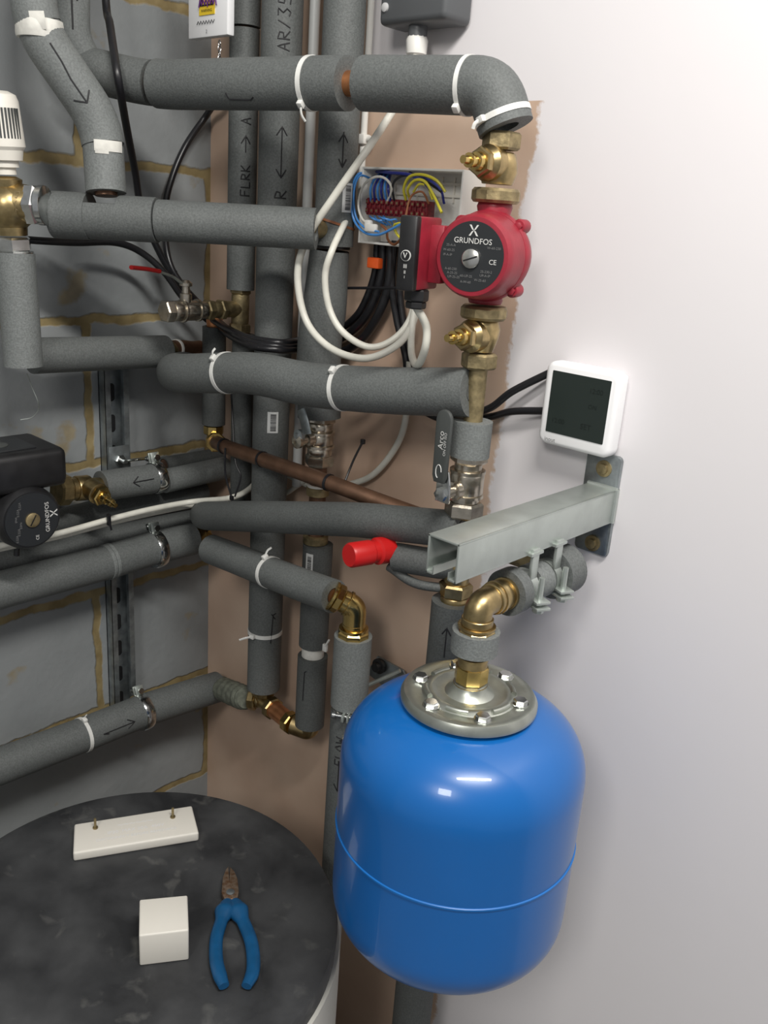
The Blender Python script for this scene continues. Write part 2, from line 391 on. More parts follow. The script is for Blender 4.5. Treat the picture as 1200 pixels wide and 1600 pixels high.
def arrow(L_, h=.008): return [[(0, 0), (L_, 0)], [(L_-h*1.3, h*.8), (L_, 0), (L_-h*1.3, -h*.8)]]
LET = {'F': [[(0, 0), (0, 1)], [(0, 1), (.6, 1)], [(0, .55), (.5, .55)]], 'L': [[(0, 1), (0, 0), (.6, 0)]], 'O': [[(.3, 1), (0, .5), (.3, 0), (.6, .5), (.3, 1)]],
 'W': [[(0, 1), (.2, 0), (.35, .6), (.5, 0), (.7, 1)]], 'R': [[(0, 0), (0, 1), (.5, .85), (.45, .55), (0, .5), (.6, 0)]], 'A': [[(0, 0), (.3, 1), (.6, 0)], [(.1, .4), (.5, .4)]],
 'U': [[(0, 1), (.05, .1), (.5, .1), (.55, 1)]], 'K': [[(0, 0), (0, 1)], [(.55, 1), (0, .45), (.6, 0)]], 'C': [[(.6, .9), (.1, .9), (0, .4), (.2, 0), (.6, .05)]], '/': [[(0, 0), (.5, 1)]],
 '5': [[(.5, 1), (.1, 1), (.05, .55), (.45, .5), (.4, 0), (0, .05)]], '3': [[(0, 1), (.5, 1), (.2, .6), (.5, .3), (.3, 0), (0, .1)]], 'E': [[(.5, 1), (0, 1), (0, 0), (.5, 0)], [(0, .5), (.4, .5)]]}
def word(s, size, u0=0, v0=0, dirn=1):
    """letters running along the pipe axis, tops towards +v or -v"""
    out = []; x = 0
    for c in s:
        if c != ' ':
            for ln in LET[c]: out.append([(u0+(x+a*size)*dirn, v0-(b_-.5)*size*dirn) for a, b_ in ln])
        x += size*.85
    return out
def marks(t, base, axis, r, lines, m='ink', w=.0009, label=None, turn=0):
    f = to_cam(base); x, y, d = frame(axis, f); f = x*math.cos(turn)+y*math.sin(turn)
    return MB().strokes(base, axis, f, r, lines, w).build('pen_mark', M[m], t, label)
def barcode(t, p, axis, r, h=.026, w=.014, turn=0):
    f = to_cam(p); x, y, d = frame(axis, f); f = x*math.cos(turn)+y*math.sin(turn); a = w/2/r
    s = MB().patch(p, axis, f, r, -h/2, h/2, -a, a, 8).build('barcode_sticker', M['paper'], t, 'small white barcode sticker')
    mb = MB(); u = -h/2+.003
    while u < h/2-.004:
        q = random.choice((.0004, .0007, .0011)); mb.patch(p, axis, f, r, u, u+q, -a*.45, a*.6, 5, th=.0009); u += q+random.choice((.0005, .0009))
    mb.build('bars', M['ink'], s)

# ------------------------------------------------------------------ vertical pipes on the right wall
TOP = .46
# V1
v1 = [V((.158, -.06, TOP)), V((.158, -.06, P(374, 452, Y=-.06).z))]
t = thing('insulated_riser', v1[1], 'narrow lagged riser left of the others, marked with letters, above the side drain valve', 'pipe')
zj = P(383, 43, Y=-.06).z
sleeve([v1[0], V((.158, -.06, zj+.001))], .0215, 'foam', t); sleeve([V((.158, -.06, zj-.002)), v1[1]], .0208, 'foam', t)
MB().tube([v1[0], v1[1]-Z*.015], .011, 16).build('inner_pipe', M['copper'], t)
q = V((.158, -.06, P(370, 305, Y=-.06).z)); marks(t, q, Z, .0208, word('FLRK', .013)+[[(a+.058, b_) for a, b_ in l] for l in arrow(.022)]+word('A', .014, .095), turn=.2)
# V2
zb = P(414, 1075, Y=-.06).z
V2 = [V((.237, -.06, TOP)), V((.237, -.06, zb))]
t = pipe('insulated_riser', 'thick lagged riser with double arrow and letter R, second from left, full height', V2, .0275)
q = V((.237, -.06, P(412, 308, Y=-.06).z)); marks(t, q, Z, .0275, word('R', .016)+[[(.027, 0), (.09, 0)], [(.037, .007), (.026, 0), (.037, -.007)], [(.08, .007), (.091, 0), (.08, -.007)]], turn=.15)
q = V((.237, -.06, P(425, 85, Y=-.06).z)); marks(t, q, Z, .0275, word('AR/35', .016), turn=.1)
q = V((.237, -.06, P(398, 985, Y=-.06).z)); marks(t, q, Z, .0275, [[(0, .0), (.05, .003), (.052, .008)], [(.042, .007), (.052, 0)]], turn=.35)
barcode(t, V((.237, -.06, P(411, 650, Y=-.06).z)), Z, .0275, .032, .016, .1)
tie(V2, 412, 1003, .0275, -1, 0, 'white cable tie low on the thick riser with tail to the left')
# V3 upper
v3 = [V((.355, -.06, TOP)), V((.355, -.06, P(521, 384, Y=-.06).z))]
t = pipe('insulated_riser', 'upper lagged riser right of the white pipe, with barcode sticker and arrow', v3, .0265)
barcode(t, V((.355, -.06, P(505, 307, Y=-.06).z)), Z, .0265, .036, .015, .62)
q = V((.355, -.06, P(512, 262, Y=-.06).z)); marks(t, q, Z, .0265, [[(0, 0), (.042, 0)], [(.010, .005), (0, 0), (.010, -.005)], [(.030, .006), (.040, 0), (.030, -.006)]], turn=.25)
# V3 middle, leaning a little
v3b = curve([P(515, 391, Y=-.06), P(508, 470, Y=-.06), P(499, 545, Y=-.06), P(499, 652, Y=-.06)])
t = pipe('insulated_riser', 'lagged riser below the black joint, behind the two hanging white cable loops', v3b, [.0265+.0045*min(1, k/10) for k in range(len(v3b))])
MB().lathe(P(520, 386, Y=-.06)-Z*.002, Z, [(0, .0235), (.005, .0235)], 32).build('joint_gap', M['black'], t)
# white narrow pipe
t = tag(MB().tube([V((.256, -.02, TOP)), V((.256, -.02, P(466, 760, Y=-.02).z))], .0072, 20).build('waste_pipe', M['pvc']), 'narrow grey-white plastic pipe running down between the lagged risers', 'pipe')
# thin conduit with clip
cx = .353
t = thing('thin_conduit', (cx, -.012, P(548, 335, Y=-.012).z), 'thin white conduit clipped to the wall right of the risers', 'conduit')
MB().tube([V((cx, -.012, TOP)), V((cx, -.012, P(548, 335, Y=-.012).z))], .0045, 16).build('tube', M['white'], t)
q = V((cx, -.012, P(564, 218, Y=-.012).z)); MB().box(q, (.016, .016, .013), None, .003).lathe(q+XA*.007, XA, [(0, .004), (.009, .004)], 12).build('clip', M['white'], t)
# V1 tee and branch
zt = P(378, 483, Y=-.06).z; c = V((.158, -.06, zt))
t = thing('branch_tee', c-Z*.04, 'dull brass tee under the narrow riser carrying the red lever drain valve', 'pipe fitting')
stack(t, c-Z*.036, Z, [('h', .014, .017), ('r', .044, .0135), ('h', .012, .0165)], 'brass_dull')
stack(t, c, -YA, [('r', .03, .012), ('h', .010, .0155), ('r', .012, .012), ('h', .012, .0155)], 'brass_dull')
p0 = c-YA*.064
t = thing('ball_valve', p0-YA*.05-Z*.015, 'small nickel ball valve with red lever standing off the block wall', 'valve')
stack(t, p0, -YA, [('r', .012, .0125), ('r', .004, .016), ('r', .022, .0145), ('r', .004, .0165), ('r', .016, .0145), ('h', .014, .0165)], 'nickel')
q = p0-YA*.034+Z*.012
MB().lathe(q, Z, [(0, .0085), (.012, .0085), (.013, .006), (.022, .0055), (.023, .009), (.027, .009), (.031, .004)], 16).build('stem', M['nickel'], t)
l = [q+Z*.024, q+Z*.026-YA*.006, q+Z*.036-YA*.022, q+Z*.043-YA*.046]
MB().tube(bend(l, .004), .0045, 10, flat=.4, ref=XA).build('lever_arm', M['steel'], t)
MB().tube(curve([l[-1]+YA*.002, l[-1]-YA*.018+Z*.003, l[-1]-YA*.042+Z*.005]), .0055, 12, flat=.55, ref=XA).build('lever_sleeve', M['redplastic'], t, 'red dipped lever sleeve')
# V1b
v1b = [V((.167, -.06, zt-.037)), V((.167, -.06, P(378, 800, Y=-.06).z))]
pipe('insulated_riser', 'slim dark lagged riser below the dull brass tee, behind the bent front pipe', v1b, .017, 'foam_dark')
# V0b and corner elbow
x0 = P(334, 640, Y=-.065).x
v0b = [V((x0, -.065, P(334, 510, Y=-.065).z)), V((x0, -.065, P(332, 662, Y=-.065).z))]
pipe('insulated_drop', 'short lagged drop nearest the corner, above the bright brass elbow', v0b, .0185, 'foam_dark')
tag(MB().lathe(V((x0, -.065, v0b[0].z)), Z, [(0, .012), (.012, .013), (.014, .010), (.03, .010)], 20).build('copper_reducer', M['copper_bright']), 'small copper reducer glinting above the corner drop pipe', 'pipe fitting')
el = V((x0, -.065, P(330, 688, Y=-.065).z))
t = thing('brass_elbow', el, 'bright brass compression elbow where the bare copper pipe starts in the corner', 'pipe fitting')
C0 = P(342, 690, Y=-.10); C1 = P(625, 792, Y=-.128)
cpath = [el, P(350, 697, Y=-.112), P(500, 749, Y=-.110), P(600, 786, Y=-.086), P(690, 818, Y=-.060)]
cd_ = (cpath[1]-el).normalized()
elbow(t, el+Z*.016, el, el+cd_*.016, .0115, 'brass_new')
stack(t, el+Z*.012, Z, [('o', .016, .0165)], 'brass_new'); stack(t, el+cd_*.012, cd_, [('o', .014, .0165)], 'brass_new')
cpp = [el+cd_*.02]+curve(cpath[1:], 6)
tag(MB().tube(cpp, .011, 20).build('copper_pipe', M['copper']), 'bare brown copper pipe sloping down to the right across the risers', 'pipe')
# ------------------------------------------------------------------ lower ball valve on V3
xv = .347; vz = lambda py: P(495, py, Y=-.06).z
t = thing('ball_valve', (xv, -.06, vz(760)), 'nickel ball valve behind the copper pipe under the long front lagged pipe', 'valve')
stack(t, V((xv, -.06, vz(726))), Z, [('h', .016, .0215), ('r', .012, .018), ('r', .004, .021), ('r', .016, .0195), ('r', .004, .021), ('r', .012, .018), ('h', .016, .0215)], 'nickel')
MB().lathe(V((xv, -.078, vz(682))), -YA, [(0, .011), (.010, .010), (.011, .007), (.022, .0065), (.0225, .010), (.028, .010), (.030, .004)], 16).build('stem', M['nickel'], t)
q = P(480, 678, Y=-.105)
MB().tube([q+V((-.012, 0, 0))*0, P(476, 660, Y=-.107), P(470, 640, Y=-.107)], .009, 12, flat=.3, ref=XA).lathe(P(465, 681, Y=-.104)+YA*.006, -YA, [(0, .009), (.006, .009), (.007, .005), (.01, .004)], 16).build('lever', M['strutsteel'], t)
t = thing('bare_tail_pipe', (xv, -.06, vz(835)), 'short bare copper tail with collar between lower ball valve and front pipe', 'pipe')
MB().tube([V((xv, -.06, vz(726))), V((xv, -.06, vz(850)))], .0125, 20).build('copper_tube', M['copper'], t)
MB().lathe(V((xv, -.06, vz(772))), Z, [(0, .017), (.012, .017), (.013, .014)], 24).build('collar', M['brass_dull'], t)
MB().lathe(V((xv, -.06, vz(759))), Z, [(0, .0165), (.003, .0165)], 24).build('washer', M['white'], t)
MB().lathe(V((xv, -.06, vz(848))), Z, [(0, .019), (.010, .019), (.012, .015)], 24).build('collar', M['brass_dull'], t)
v3c = [P(497, 850, Y=-.06), P(487, 1006, Y=-.06)]
v3c[0].x = v3c[1].x = .353
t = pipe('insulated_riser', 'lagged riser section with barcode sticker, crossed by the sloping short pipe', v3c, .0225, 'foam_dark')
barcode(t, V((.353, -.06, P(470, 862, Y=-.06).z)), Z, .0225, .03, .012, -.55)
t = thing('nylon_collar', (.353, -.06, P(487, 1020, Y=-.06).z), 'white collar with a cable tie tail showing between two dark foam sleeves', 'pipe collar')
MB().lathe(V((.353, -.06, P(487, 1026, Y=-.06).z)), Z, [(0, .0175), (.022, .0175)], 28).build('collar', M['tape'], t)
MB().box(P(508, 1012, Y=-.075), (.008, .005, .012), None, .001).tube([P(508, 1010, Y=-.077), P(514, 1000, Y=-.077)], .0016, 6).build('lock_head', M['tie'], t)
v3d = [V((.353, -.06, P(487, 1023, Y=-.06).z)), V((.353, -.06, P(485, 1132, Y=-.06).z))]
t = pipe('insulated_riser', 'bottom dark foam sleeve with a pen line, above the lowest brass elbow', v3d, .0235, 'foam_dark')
marks(t, V((.353, -.06, P(470, 1075, Y=-.06).z)), Z, .0235, [[(0, 0), (.05, .001), (.052, .004)]], turn=-.55)
# ------------------------------------------------------------------ pump column
CX, CY = .645, -.10
cz = lambda py, px=735: P(px, py, X=CX).z if False else P(px, py, Y=CY).z
def col(py): # height on the pump column that shows at row py
    lo, hi = -1.4, .3
    for _ in range(40):
        m_ = (lo+hi)/2
        if proj(V((CX, CY, m_)))[1] > py: lo = m_
        else: hi = m_
    return (lo+hi)/2
CP = lambda py, dx=0, dy=0: V((CX+dx, CY+dy, col(py)))
def iso_valve(y_top_nut, y_body, y_fl, stem_side, label, flip=False):
    b = CP(y_body); t = thing('isolation_valve', b, label, 'valve')
    zt_, zf = col(y_top_nut), col(y_fl); up = 1 if zt_ > b.z else -1
    h = abs(zt_-b.z)
    MB().lathe(b-Z*up*.020, Z*up, [(0, .0165), (.004, .018), (.012, .0205), (.022, .0195), (.030, .017), (h+.010, .0145)], 28).build('valve_body', M['brass'], t)
    MB().hexa(V((CX, CY, zt_))+Z*up*-.008, Z*up, .018, .0205, XA).build('hex_nut', M['brass_dull'], t, ang=20)
    zf2 = V((CX, CY, zf)); 
    MB().lathe(zf2-Z*.0075, Z, [(0, .024), (.003, .0265), (.012, .0265), (.015, .024)], 12).build('union_nut', M['brass_dull'], t, ang=25)
    s = -YA
    MB().lathe(b+s*.008, s, [(0, .018), (.014, .0185), (.020, .014), (.0205, .012)], 28).build('side_port', M['brass'], t)
    MB().hexa(b+s*.027, s, .009, .0155, XA).build('hex_nut', M['brass'], t, ang=20)
    MB().lathe(b+s*.036, s, [(0, .010), (.006, .009), (.007, .006), (.014, .0055), (.0145, .0075), (.017, .0075), (.0175, .0045), (.026, .0042)], 16).build('spindle', M['brass_new'], t)
    return t
iso_valve(222, 257, 306, 1, 'brass isolating valve above the red pump with spindle pointing out')
iso_valve(562, 524, 488, 1, 'brass isolating valve below the red pump with spindle pointing out')
# H1 right
h1path = bend([P(135, 108, X=.075), P(240, 133, Y=-.205), P(545, 130, Y=-.135), P(772, 135, Y=-.105), CP(200)+XA*.004], .055, 10)
def sub(path, x0_, x1_, y_hint=None):
    """the stretch of a path that shows between two columns of the photograph"""
    out = []; fine = []
    for a, b_ in zip(path, path[1:]):
        n = max(1, int((b_-a).length/.008))
        for k in range(n): fine.append(a.lerp(b_, k/n))
    fine.append(path[-1])
    return [q for q in fine if x0_ <= proj(q)[0] <= x1_]
core = h1path
t = thing('insulated_pipe', h1path[0], 'left section of the long top lagged pipe, from the corner to the copper gap', 'pipe')
sleeve(sub(h1path, 243, 546), .0295, 'foam', t); sleeve(sub(h1path, 130, 242), .0275, 'foam', t)
MB().tube(sub(h1path, 0, 572), .014, 18).build('inner_pipe', M['copper_bright'], t, 'copper showing in the gap')
q, d = on_path(h1path, 385, 150); marks(t, q, d, .0295, [[(-.004, -.007), (-.002, .001), (.03, .002), (.036, -.002)]], turn=.55)
sp = [q for q in h1path]
right = [q for q in sub(h1path, 562, 5000)]
tag(MB().tube(right, .0293, 36, ri=.014).build('insulated_pipe', M['foam']), 'top lagged pipe right section curving down onto the pump valve', 'pipe')
tie(h1path, 487, 130, .0295, -.2, -1, 'white cable tie round the middle of the top lagged pipe', .018, w=.006)
tie(h1path, 729, 135, .0293, 0, -1, 'white cable tie on the top lagged pipe just before its bend', .0, w=.005)
tie(h1path, 790, 183, .0293, -1, -.2, 'white cable tie at the cut end above the pump valve', .01, w=.006)
# H4
h4 = bend([P(300, 566, Y=-.045), P(252, 586, Y=-.16), P(340, 572, Y=-.165), P(480, 601, Y=-.15), P(600, 611, Y=-.13), P(738, 613, Y=-.104)], .05, 10)
h4 = bend([P(300, 572, Y=-.06), P(262, 584, Y=-.165), P(400, 582, Y=-.155), P(480, 602, Y=-.145), P(600, 611, Y=-.13), P(736, 613, Y=-.105)], .06, 10)
pipe('insulated_pipe', 'long thick lagged pipe with two cable ties crossing in front to the pump line', h4, .0285, 'foam', core_m='foam_dark')
tie(h4, 355, 572, .0285, 0, 1, 'white cable tie near the left bend of the long thick front pipe', .012)
tie(h4, 537, 606, .0285, 0, 1, 'white cable tie on the middle of the long thick front pipe', 0, w=.006)
# copper below lower iso valve
t = tag(MB().tube([CP(566), CP(662)], .0112, 20).build('copper_pipe', M['brass_dull']), 'short bare dull copper pipe between lower pump valve and grey lever valve', 'pipe')
tag(MB().tube([CP(657), CP(712)], .0235, 32, ri=.0115).build('foam_collar', M['foam_pale']), 'short foam collar on the pump line above the grey lever valve', 'pipe insulation')
# grey lever ball valve
t = thing('ball_valve', CP(806), 'nickel ball valve with dark grey lever raised beside the pump line', 'valve')
stack(t, CP(806), Z, [('h', .019, .0235), ('r', .006, .017), ('r', .004, .0215), ('r', .026, .0205), ('r', .004, .0215), ('r', .008, .0165), ('h', .019, .0225)], 'nickel', XA)
q = CP(762)-YA*.018
MB().lathe(q, -YA, [(0, .012), (.008, .011), (.009, .008), (.020, .0075), (.0205, .009), (.026, .009)], 16).build('stem', M['nickel'], t)
pv = q-YA*.024
MB().prism([pv+V((-.010, 0, -.010)), pv+V((.010, 0, -.010)), pv+V((.010, 0, .012)), pv+V((.006, 0, .028)), pv+V((-.010, 0, .028))], -YA*.003, .0006).lathe(pv-YA*.003, -YA, [(0, .0085), (.005, .0085), (.006, .005)], 6).build('lever_plate', M['chrome'], t)
l0 = pv+V((-.003, -.0035, .018)); a = l0; top_ = pv+V((-.003, -.0035, .088))
pts = []
for k in range(9): an = math.pi*k/8; pts.append(top_+V((math.cos(an)*.011, 0, math.sin(an)*.012)))
pts += [a+V((-.010, 0, .004)), a+V((-.007, 0, -.004)), a+V((.007, 0, -.004)), a+V((.010, 0, .004))]
lv = MB().prism(pts, -YA*.006, .002).build('lever_sleeve', M['lever'], t, 'dark grey lever sleeve')
MB().text('Arco', .0105, (l0+top_)/2+V((0, -.0062, .012)), Z, -XA, .0003).text('ON OFF ISO', .005, (l0+top_)/2+V((.006, -.0062, .008)), Z, -XA, .0003).build('lettering', M['ink_white'], lv)
MB().strokes((0, 0, 0), Z, XA, 1, []) if False else None
mb = MB(); q = l0+V((0, -.0065, .010)); mb.tube([q+V((.004*math.cos(a_), 0, .008*math.sin(a_))) for a_ in [k*.5 for k in range(10)]], .0006, 6); mb.build('arrow_symbol', M['ink_white'], lv)
# H5
h5 = bend([P(322, 800, Y=-.05), P(318, 806, Y=-.115), P(400, 807, Y=-.135), P(560, 812, Y=-.128), P(722, 828, Y=-.103)], .03, 8)
pipe('insulated_pipe', 'smooth lagged pipe below the copper pipe, ending at the grey lever valve', h5, .0230, 'foam_dark', core_m='foam_dark')
# column below
t = thing('compression_tee', CP(940), 'olive brass compression fitting behind the open end of the steel arm', 'pipe fitting')
stack(t, CP(944), Z, [('r', .012, .018), ('h', .018, .0215), ('r', .03, .016), ('h', .016, .0215), ('r', .02, .015)], 'brass')
pl = [CP(940), V((CX, CY, FLOOR+.02))]
t = pipe('insulated_riser', 'wide lagged pipe going down behind the blue tank, marked with an arrow', [CP(938), CP(1200), V((CX, CY, FLOOR+.01))], .0285, 'foam_dark')
marks(t, CP(1012), Z, .0285, arrow(.04, .007), turn=-.2)
# red cap drain cock
b0 = CP(868); rc = P(610, 858, Y=-.125); re = P(545, 868, Y=-.19); rd = (re-rc).normalized()
t = thing('drain_valve', rc, 'valve with bright red plastic cap sticking out under the front lagged pipe', 'valve')
MB().tube([b0-Z*.012, rc.lerp(b0, .75)-Z*.014, rc.lerp(b0, .1)-Z*.010], .0185, 28).tube(curve([b0-Z*.045, rc.lerp(b0, .5)-Z*.040+YA*-.01, rc-Z*.024]), .006, 12).build('valve_body', M['foam_dark'], t)
MB().tube([rc.lerp(b0, .15)-Z*.006, rc+rd*.01], .010, 16).build('stem', M['brass_dull'], t)
MB().lathe(rc, rd, [(0, .014), (.002, .0175), (.022, .0175), (.024, .0140), (.032, .0140), (.034, .0158), ((re-rc).length-.003, .0158), ((re-rc).length, .0140)], 28).build('cap', M['redplastic'], t, 'bright red plastic cap')
# ------------------------------------------------------------------ red pump
pc = CP(400)
t = thing('circulation_pump', CP(466), 'red circulation pump with black round label and white lettering', 'pump')
zt_, zb_ = col(317), col(474)
PIV = V((CX, CY, 0)); XF = Matrix.Translation(PIV) @ Matrix.Rotation(math.radians(16), 4, 'Z') @ Matrix.Translation(-PIV)
MB().lathe(V((CX, CY, zb_)), Z, [(0, .018), (.004, .0195), (.012, .0175), (.02, .021), ((zt_-zb_)/2, .030), (zt_-zb_-.02, .021), (zt_-zb_-.012, .0175), (zt_-zb_-.004, .0195), (zt_-zb_, .018)], 32).build('pump_casing', M['red'], t)
mc = V((CX+.002, CY, pc.z))
MB().lathe(mc+YA*.024, -YA, [(0, .030), (.012, .042), (.030, .046), (.034, .0465), (.0345, .0480), (.042, .0480), (.045, .0465)], 48).build('volute', M['red'], t)
fr_ = mc-YA*.012
MB().lathe(mc-YA*.018, -YA, [(0, .0465), (.010, .0455), (.030, .0435), (.036, .0425), (.040, .0400), (.0405, .036)], 56).build('motor_can', M['red'], t)
for an in (45, 135, 225, 315):
    q = mc+V((math.cos(math.radians(an))*.0470, .002, math.sin(math.radians(an))*.0470))
    MB().lathe(q, -YA, [(0, .0075), (.017, .0075), (.019, .006)], 16).lathe(q-YA*.018, -YA, [(0, .0045), (.005, .0045), (.0055, .003)], 6).build('bolt_lug', M['red'], t)
fc = mc-YA*.0585
lab = MB().lathe(fc+YA*.001, -YA, [(0, .0355), (.0014, .0355)], 56).build('face_label', M['label_black'], t, 'black round face label')
dl = MB().lathe(fc-YA*.0004+V((0, 0, -.002)), -YA, [(0, .0098), (.003, .0098), (.0036, .0090)], 32).build('vent_screw', M['dial'], t, 'bright slotted vent screw')
an = math.radians(20); MB().box(fc-YA*.0040+V((0, 0, -.002)), (.016, .0009, .0016), (V((math.cos(an), 0, math.sin(an))), YA, V((-math.sin(an), 0, math.cos(an))))).build('slot', M['black'], dl)
fo = fc-YA*.0006
mb = MB().text('GRUNDFOS', .0080, fo+Z*.0155, XA, Z, .0003)
def flogo(mb, o, s, xd, zd):
    nd = xd.cross(zd)
    for sg in (1, -1):
        for sv in (1, -1):
            pts = [(.0, .0), (.35, .15), (.9, .95), (.55, .95), (.15, .3)]
            mb.prism([o+xd*(a*s*sg)+zd*(c_*s*sv) for a, c_ in pts], nd*.0004)
flogo(mb, fo+Z*.0262, .0058, XA, Z)
mb.text('CE', .007, fo+V((.024, 0, -.004)), XA, Z, .0003)
mb.build('lettering', M['ink_white'], lab)
mb = MB()
for x_, z_, w_ in ((-.024, .010, .012), (-.026, .005, .014), (-.027, .0, .010), (.024, .010, .012), (-.022, -.014, .016), (-.020, -.018, .018), (-.018, -.022, .012), (.018, -.014, .014), (.017, -.018, .016), (.012, -.023, .012), (-.004, -.020, .008), (-.004, -.026, .01)):
    mb.text('-'.join(random.choice(('UP', '25', '60', 'A', 'W', '230', 'IP')) for _ in range(3))[:8], .0036, fo+V((x_, 0, z_)), XA, Z, .0003)
mb.build('small_print', M['ink_dim'], lab)
# terminal box of the pump
bx0, bx1, by0 = .573, .592, -.175
zc1 = P(640, 337, Y=by0).z; zc0 = P(640, 452, Y=by0).z; zm = (zc0+zc1)/2
MB().box(((bx0+bx1)/2, -.143, zm), (bx1-bx0, .056, zc1-zc0), None, .003).box((.597, -.130, zm), (.02, .026, (zc1-zc0)*.80), None, .002).build('terminal_box', M['red'], t)
cv = MB().box(((bx0+bx1)/2, by0-.001, zm), (bx1-bx0+.0015, .012, zc1-zc0+.001), None, .0025).build('box_cover', M['black'], t, 'black terminal box cover')
q = V(((bx0+bx1)/2, by0-.0072, zm))
MB().lathe(q-Z*.002+YA*.0005, -YA, [(0, .0058), (.0012, .0058)], 24).build('selector_ring', M['ink_white'], cv)
MB().lathe(q-Z*.002, -YA, [(0, .0048), (.0020, .0048)], 24).build('speed_knob', M['black'], cv)
mb = MB().tube([q+V((-.002, -.0022, .001)), q+V((0, -.0022, -.004)), q+V((.002, -.0022, .001))], .0006, 6)
mb.text('III', .006, q-Z*.013, XA, Z, .0004).text('II', .005, q-Z*.019, XA, Z, .0004).text('I', .004, q-Z*.024, XA, Z, .0004).build('lettering', M['ink_white'], cv)
gz = V((.582, -.147, zc0)); stack(t, gz-Z*.021, Z, [('h', .008, .0115, 'black'), ('h', .013, .0135, 'black')], 'black')
gz = XF @ gz; XF = None
# ------------------------------------------------------------------ junction box
J0, J1 = P(563, 262, Y=-.045), P(563, 378, Y=-.045)
jx0, jx1 = .387, .553; jz1, jz0 = J0.z, P(565, 378, Y=-.045).z
t = thing('junction_box', ((jx0+jx1)/2, 0, jz0), 'open white junction box on the bare plaster, full of coloured wires', 'junction box')
w = .0028; mb = MB(); xm, zmj = (jx0+jx1)/2, (jz0+jz1)/2
mb.box((xm, -.002, zmj), (jx1-jx0, .003, jz1-jz0))
mb.box((xm, -.0225, jz1), (jx1-jx0, .045, w), None, .0008).box((xm, -.0225, jz0), (jx1-jx0, .045, w), None, .0008)
mb.box((jx0, -.0225, zmj), (w, .045, jz1-jz0+w), None, .0008).box((jx1, -.0225, zmj), (w, .045, jz1-jz0+w), None, .0008)
mb.build('housing', M['white'], t)
mb = MB()
for k in range(7): mb.box((xm-.06+.02*k, -.0045, zmj+.025), (.002, .004, .03))
mb.box((xm, -.0055, zmj+.032), (.14, .003, .003)).box((xm, -.0055, zmj+.018), (.14, .003, .003)).build('terminal_rail', M['cream'], t)
tb = thing('terminal_strip', (.43, -.03, zmj-.004), 'dark red screw terminal strip inside the open junction box', 'terminal block')
ta, tz = P(575, 321, Y=-.036), 0
mb = MB(); mh = MB()
for k in range(12):
    x_ = ta.x+.0045+k*.0088; mb.box((x_, -.032, ta.z-.001), (.0078, .016, .021), None, .0012)
    mb.box((x_, -.041, ta.z+.005), (.005, .004, .006), None, .001).box((x_, -.041, ta.z-.006), (.005, .004, .006), None, .001)
    for s_ in (.005, -.006): mh.lathe(V((x_, -.0425, ta.z+s_)), -YA, [(0, .0018), (.0008, .0016)], 8)
mb.build('block', M['terminal'], tb); mh.build('screws', M['brass_dull'], tb)
def wire(m, pts, lab, grp=None, r=.0014, Yd=-.045):
    pp = [P(a, b_, Y=(c_ if c_ is not None else Yd)) for a, b_, c_ in pts]
    return tag(MB().tube(curve(pp, 6), r, 8).build('wire', M[m]), lab, 'wire', grp)
g_ = 'coloured wires in the junction box'
wire('w_blue', [(576, 275, -.03), (560, 272, -.05), (549, 300, -.055), (552, 340, -.055), (568, 362, -.055), (590, 367, -.06), (612, 358, -.065), (632, 347, -.07)], 'light blue wire bulging out of the left side of the junction box', g_, .0017)
wire('w_blue', [(580, 279, -.03), (562, 275, -.05), (553, 300, -.056), (556, 338, -.056), (572, 357, -.058), (592, 362, -.06)], 'second light blue wire inside the outer blue loop', g_, .0014)
wire('w_white', [(604, 318, -.04), (612, 295, -.05), (602, 279, -.055), (585, 277, -.055), (568, 290, -.055), (560, 318, -.055), (566, 342, -.056), (582, 352, -.056)], 'white wire looping left of the blue bunch in the junction box', g_, .0016)
for k in range(6):
    wire('w_navy' if k % 2 else 'w_blue', [(580+k*6, 314, -.04), (579+k*5.5, 296, -.05), (585+k*4.5, 280+k % 3*2, -.04), (596+k*3, 270, -.02)],
         ('dark' if k % 2 else 'light')+' blue wire, '+('leftmost', 'middle one', 'rightmost')[k//2]+' of its colour in the bunch above the terminal strip', g_, .0017)
wire('w_navy', [(588, 268, -.02), (612, 270, -.05), (640, 273, -.052), (662, 285, -.052), (678, 305, -.05), (686, 322, -.045)], 'dark blue wire arching over the right half of the box', g_, .0020)
wire('w_navy', [(640, 270, -.02), (668, 280, -.05), (688, 296, -.05), (694, 318, -.04)], 'dark blue wire at the right end of the junction box', g_, .0016)
wire('cable_k', [(616, 314, -.04), (613, 292, -.05), (622, 278, -.052), (642, 274, -.05), (668, 285, -.05), (690, 300, -.05)], 'black wire arching through the junction box', g_, .0015)
wire('w_yellow', [(634, 312, -.04), (631, 294, -.05), (640, 276, -.054), (660, 273, -.054), (682, 282, -.05), (696, 300, -.045)], 'yellow and green wire arching highest in the junction box', g_, .0018)
wire('w_yellow', [(640, 310, -.04), (637, 296, -.052), (648, 282, -.056), (664, 284, -.056), (678, 306, -.055), (690, 332, -.06)], 'yellow and green wire crossing down toward the pump', g_, .0018)
wire('w_yellow', [(646, 300, -.05), (655, 288, -.056), (668, 292, -.05), (676, 312, -.05)], 'short yellow and green wire inside the right arch', g_, .0015)
wire('w_brown', [(633, 345, -.07), (638, 318, -.065), (645, 304, -.062), (660, 300, -.06), (670, 318, -.05)], 'pinkish brown wire rising in front of the terminal strip', g_, .0013)
wire('w_yellow', [(632, 348, -.07), (616, 352, -.062), (622, 368, -.06), (636, 378, -.06)], 'yellow wire below the terminal strip beside the pump box', g_, .0017)
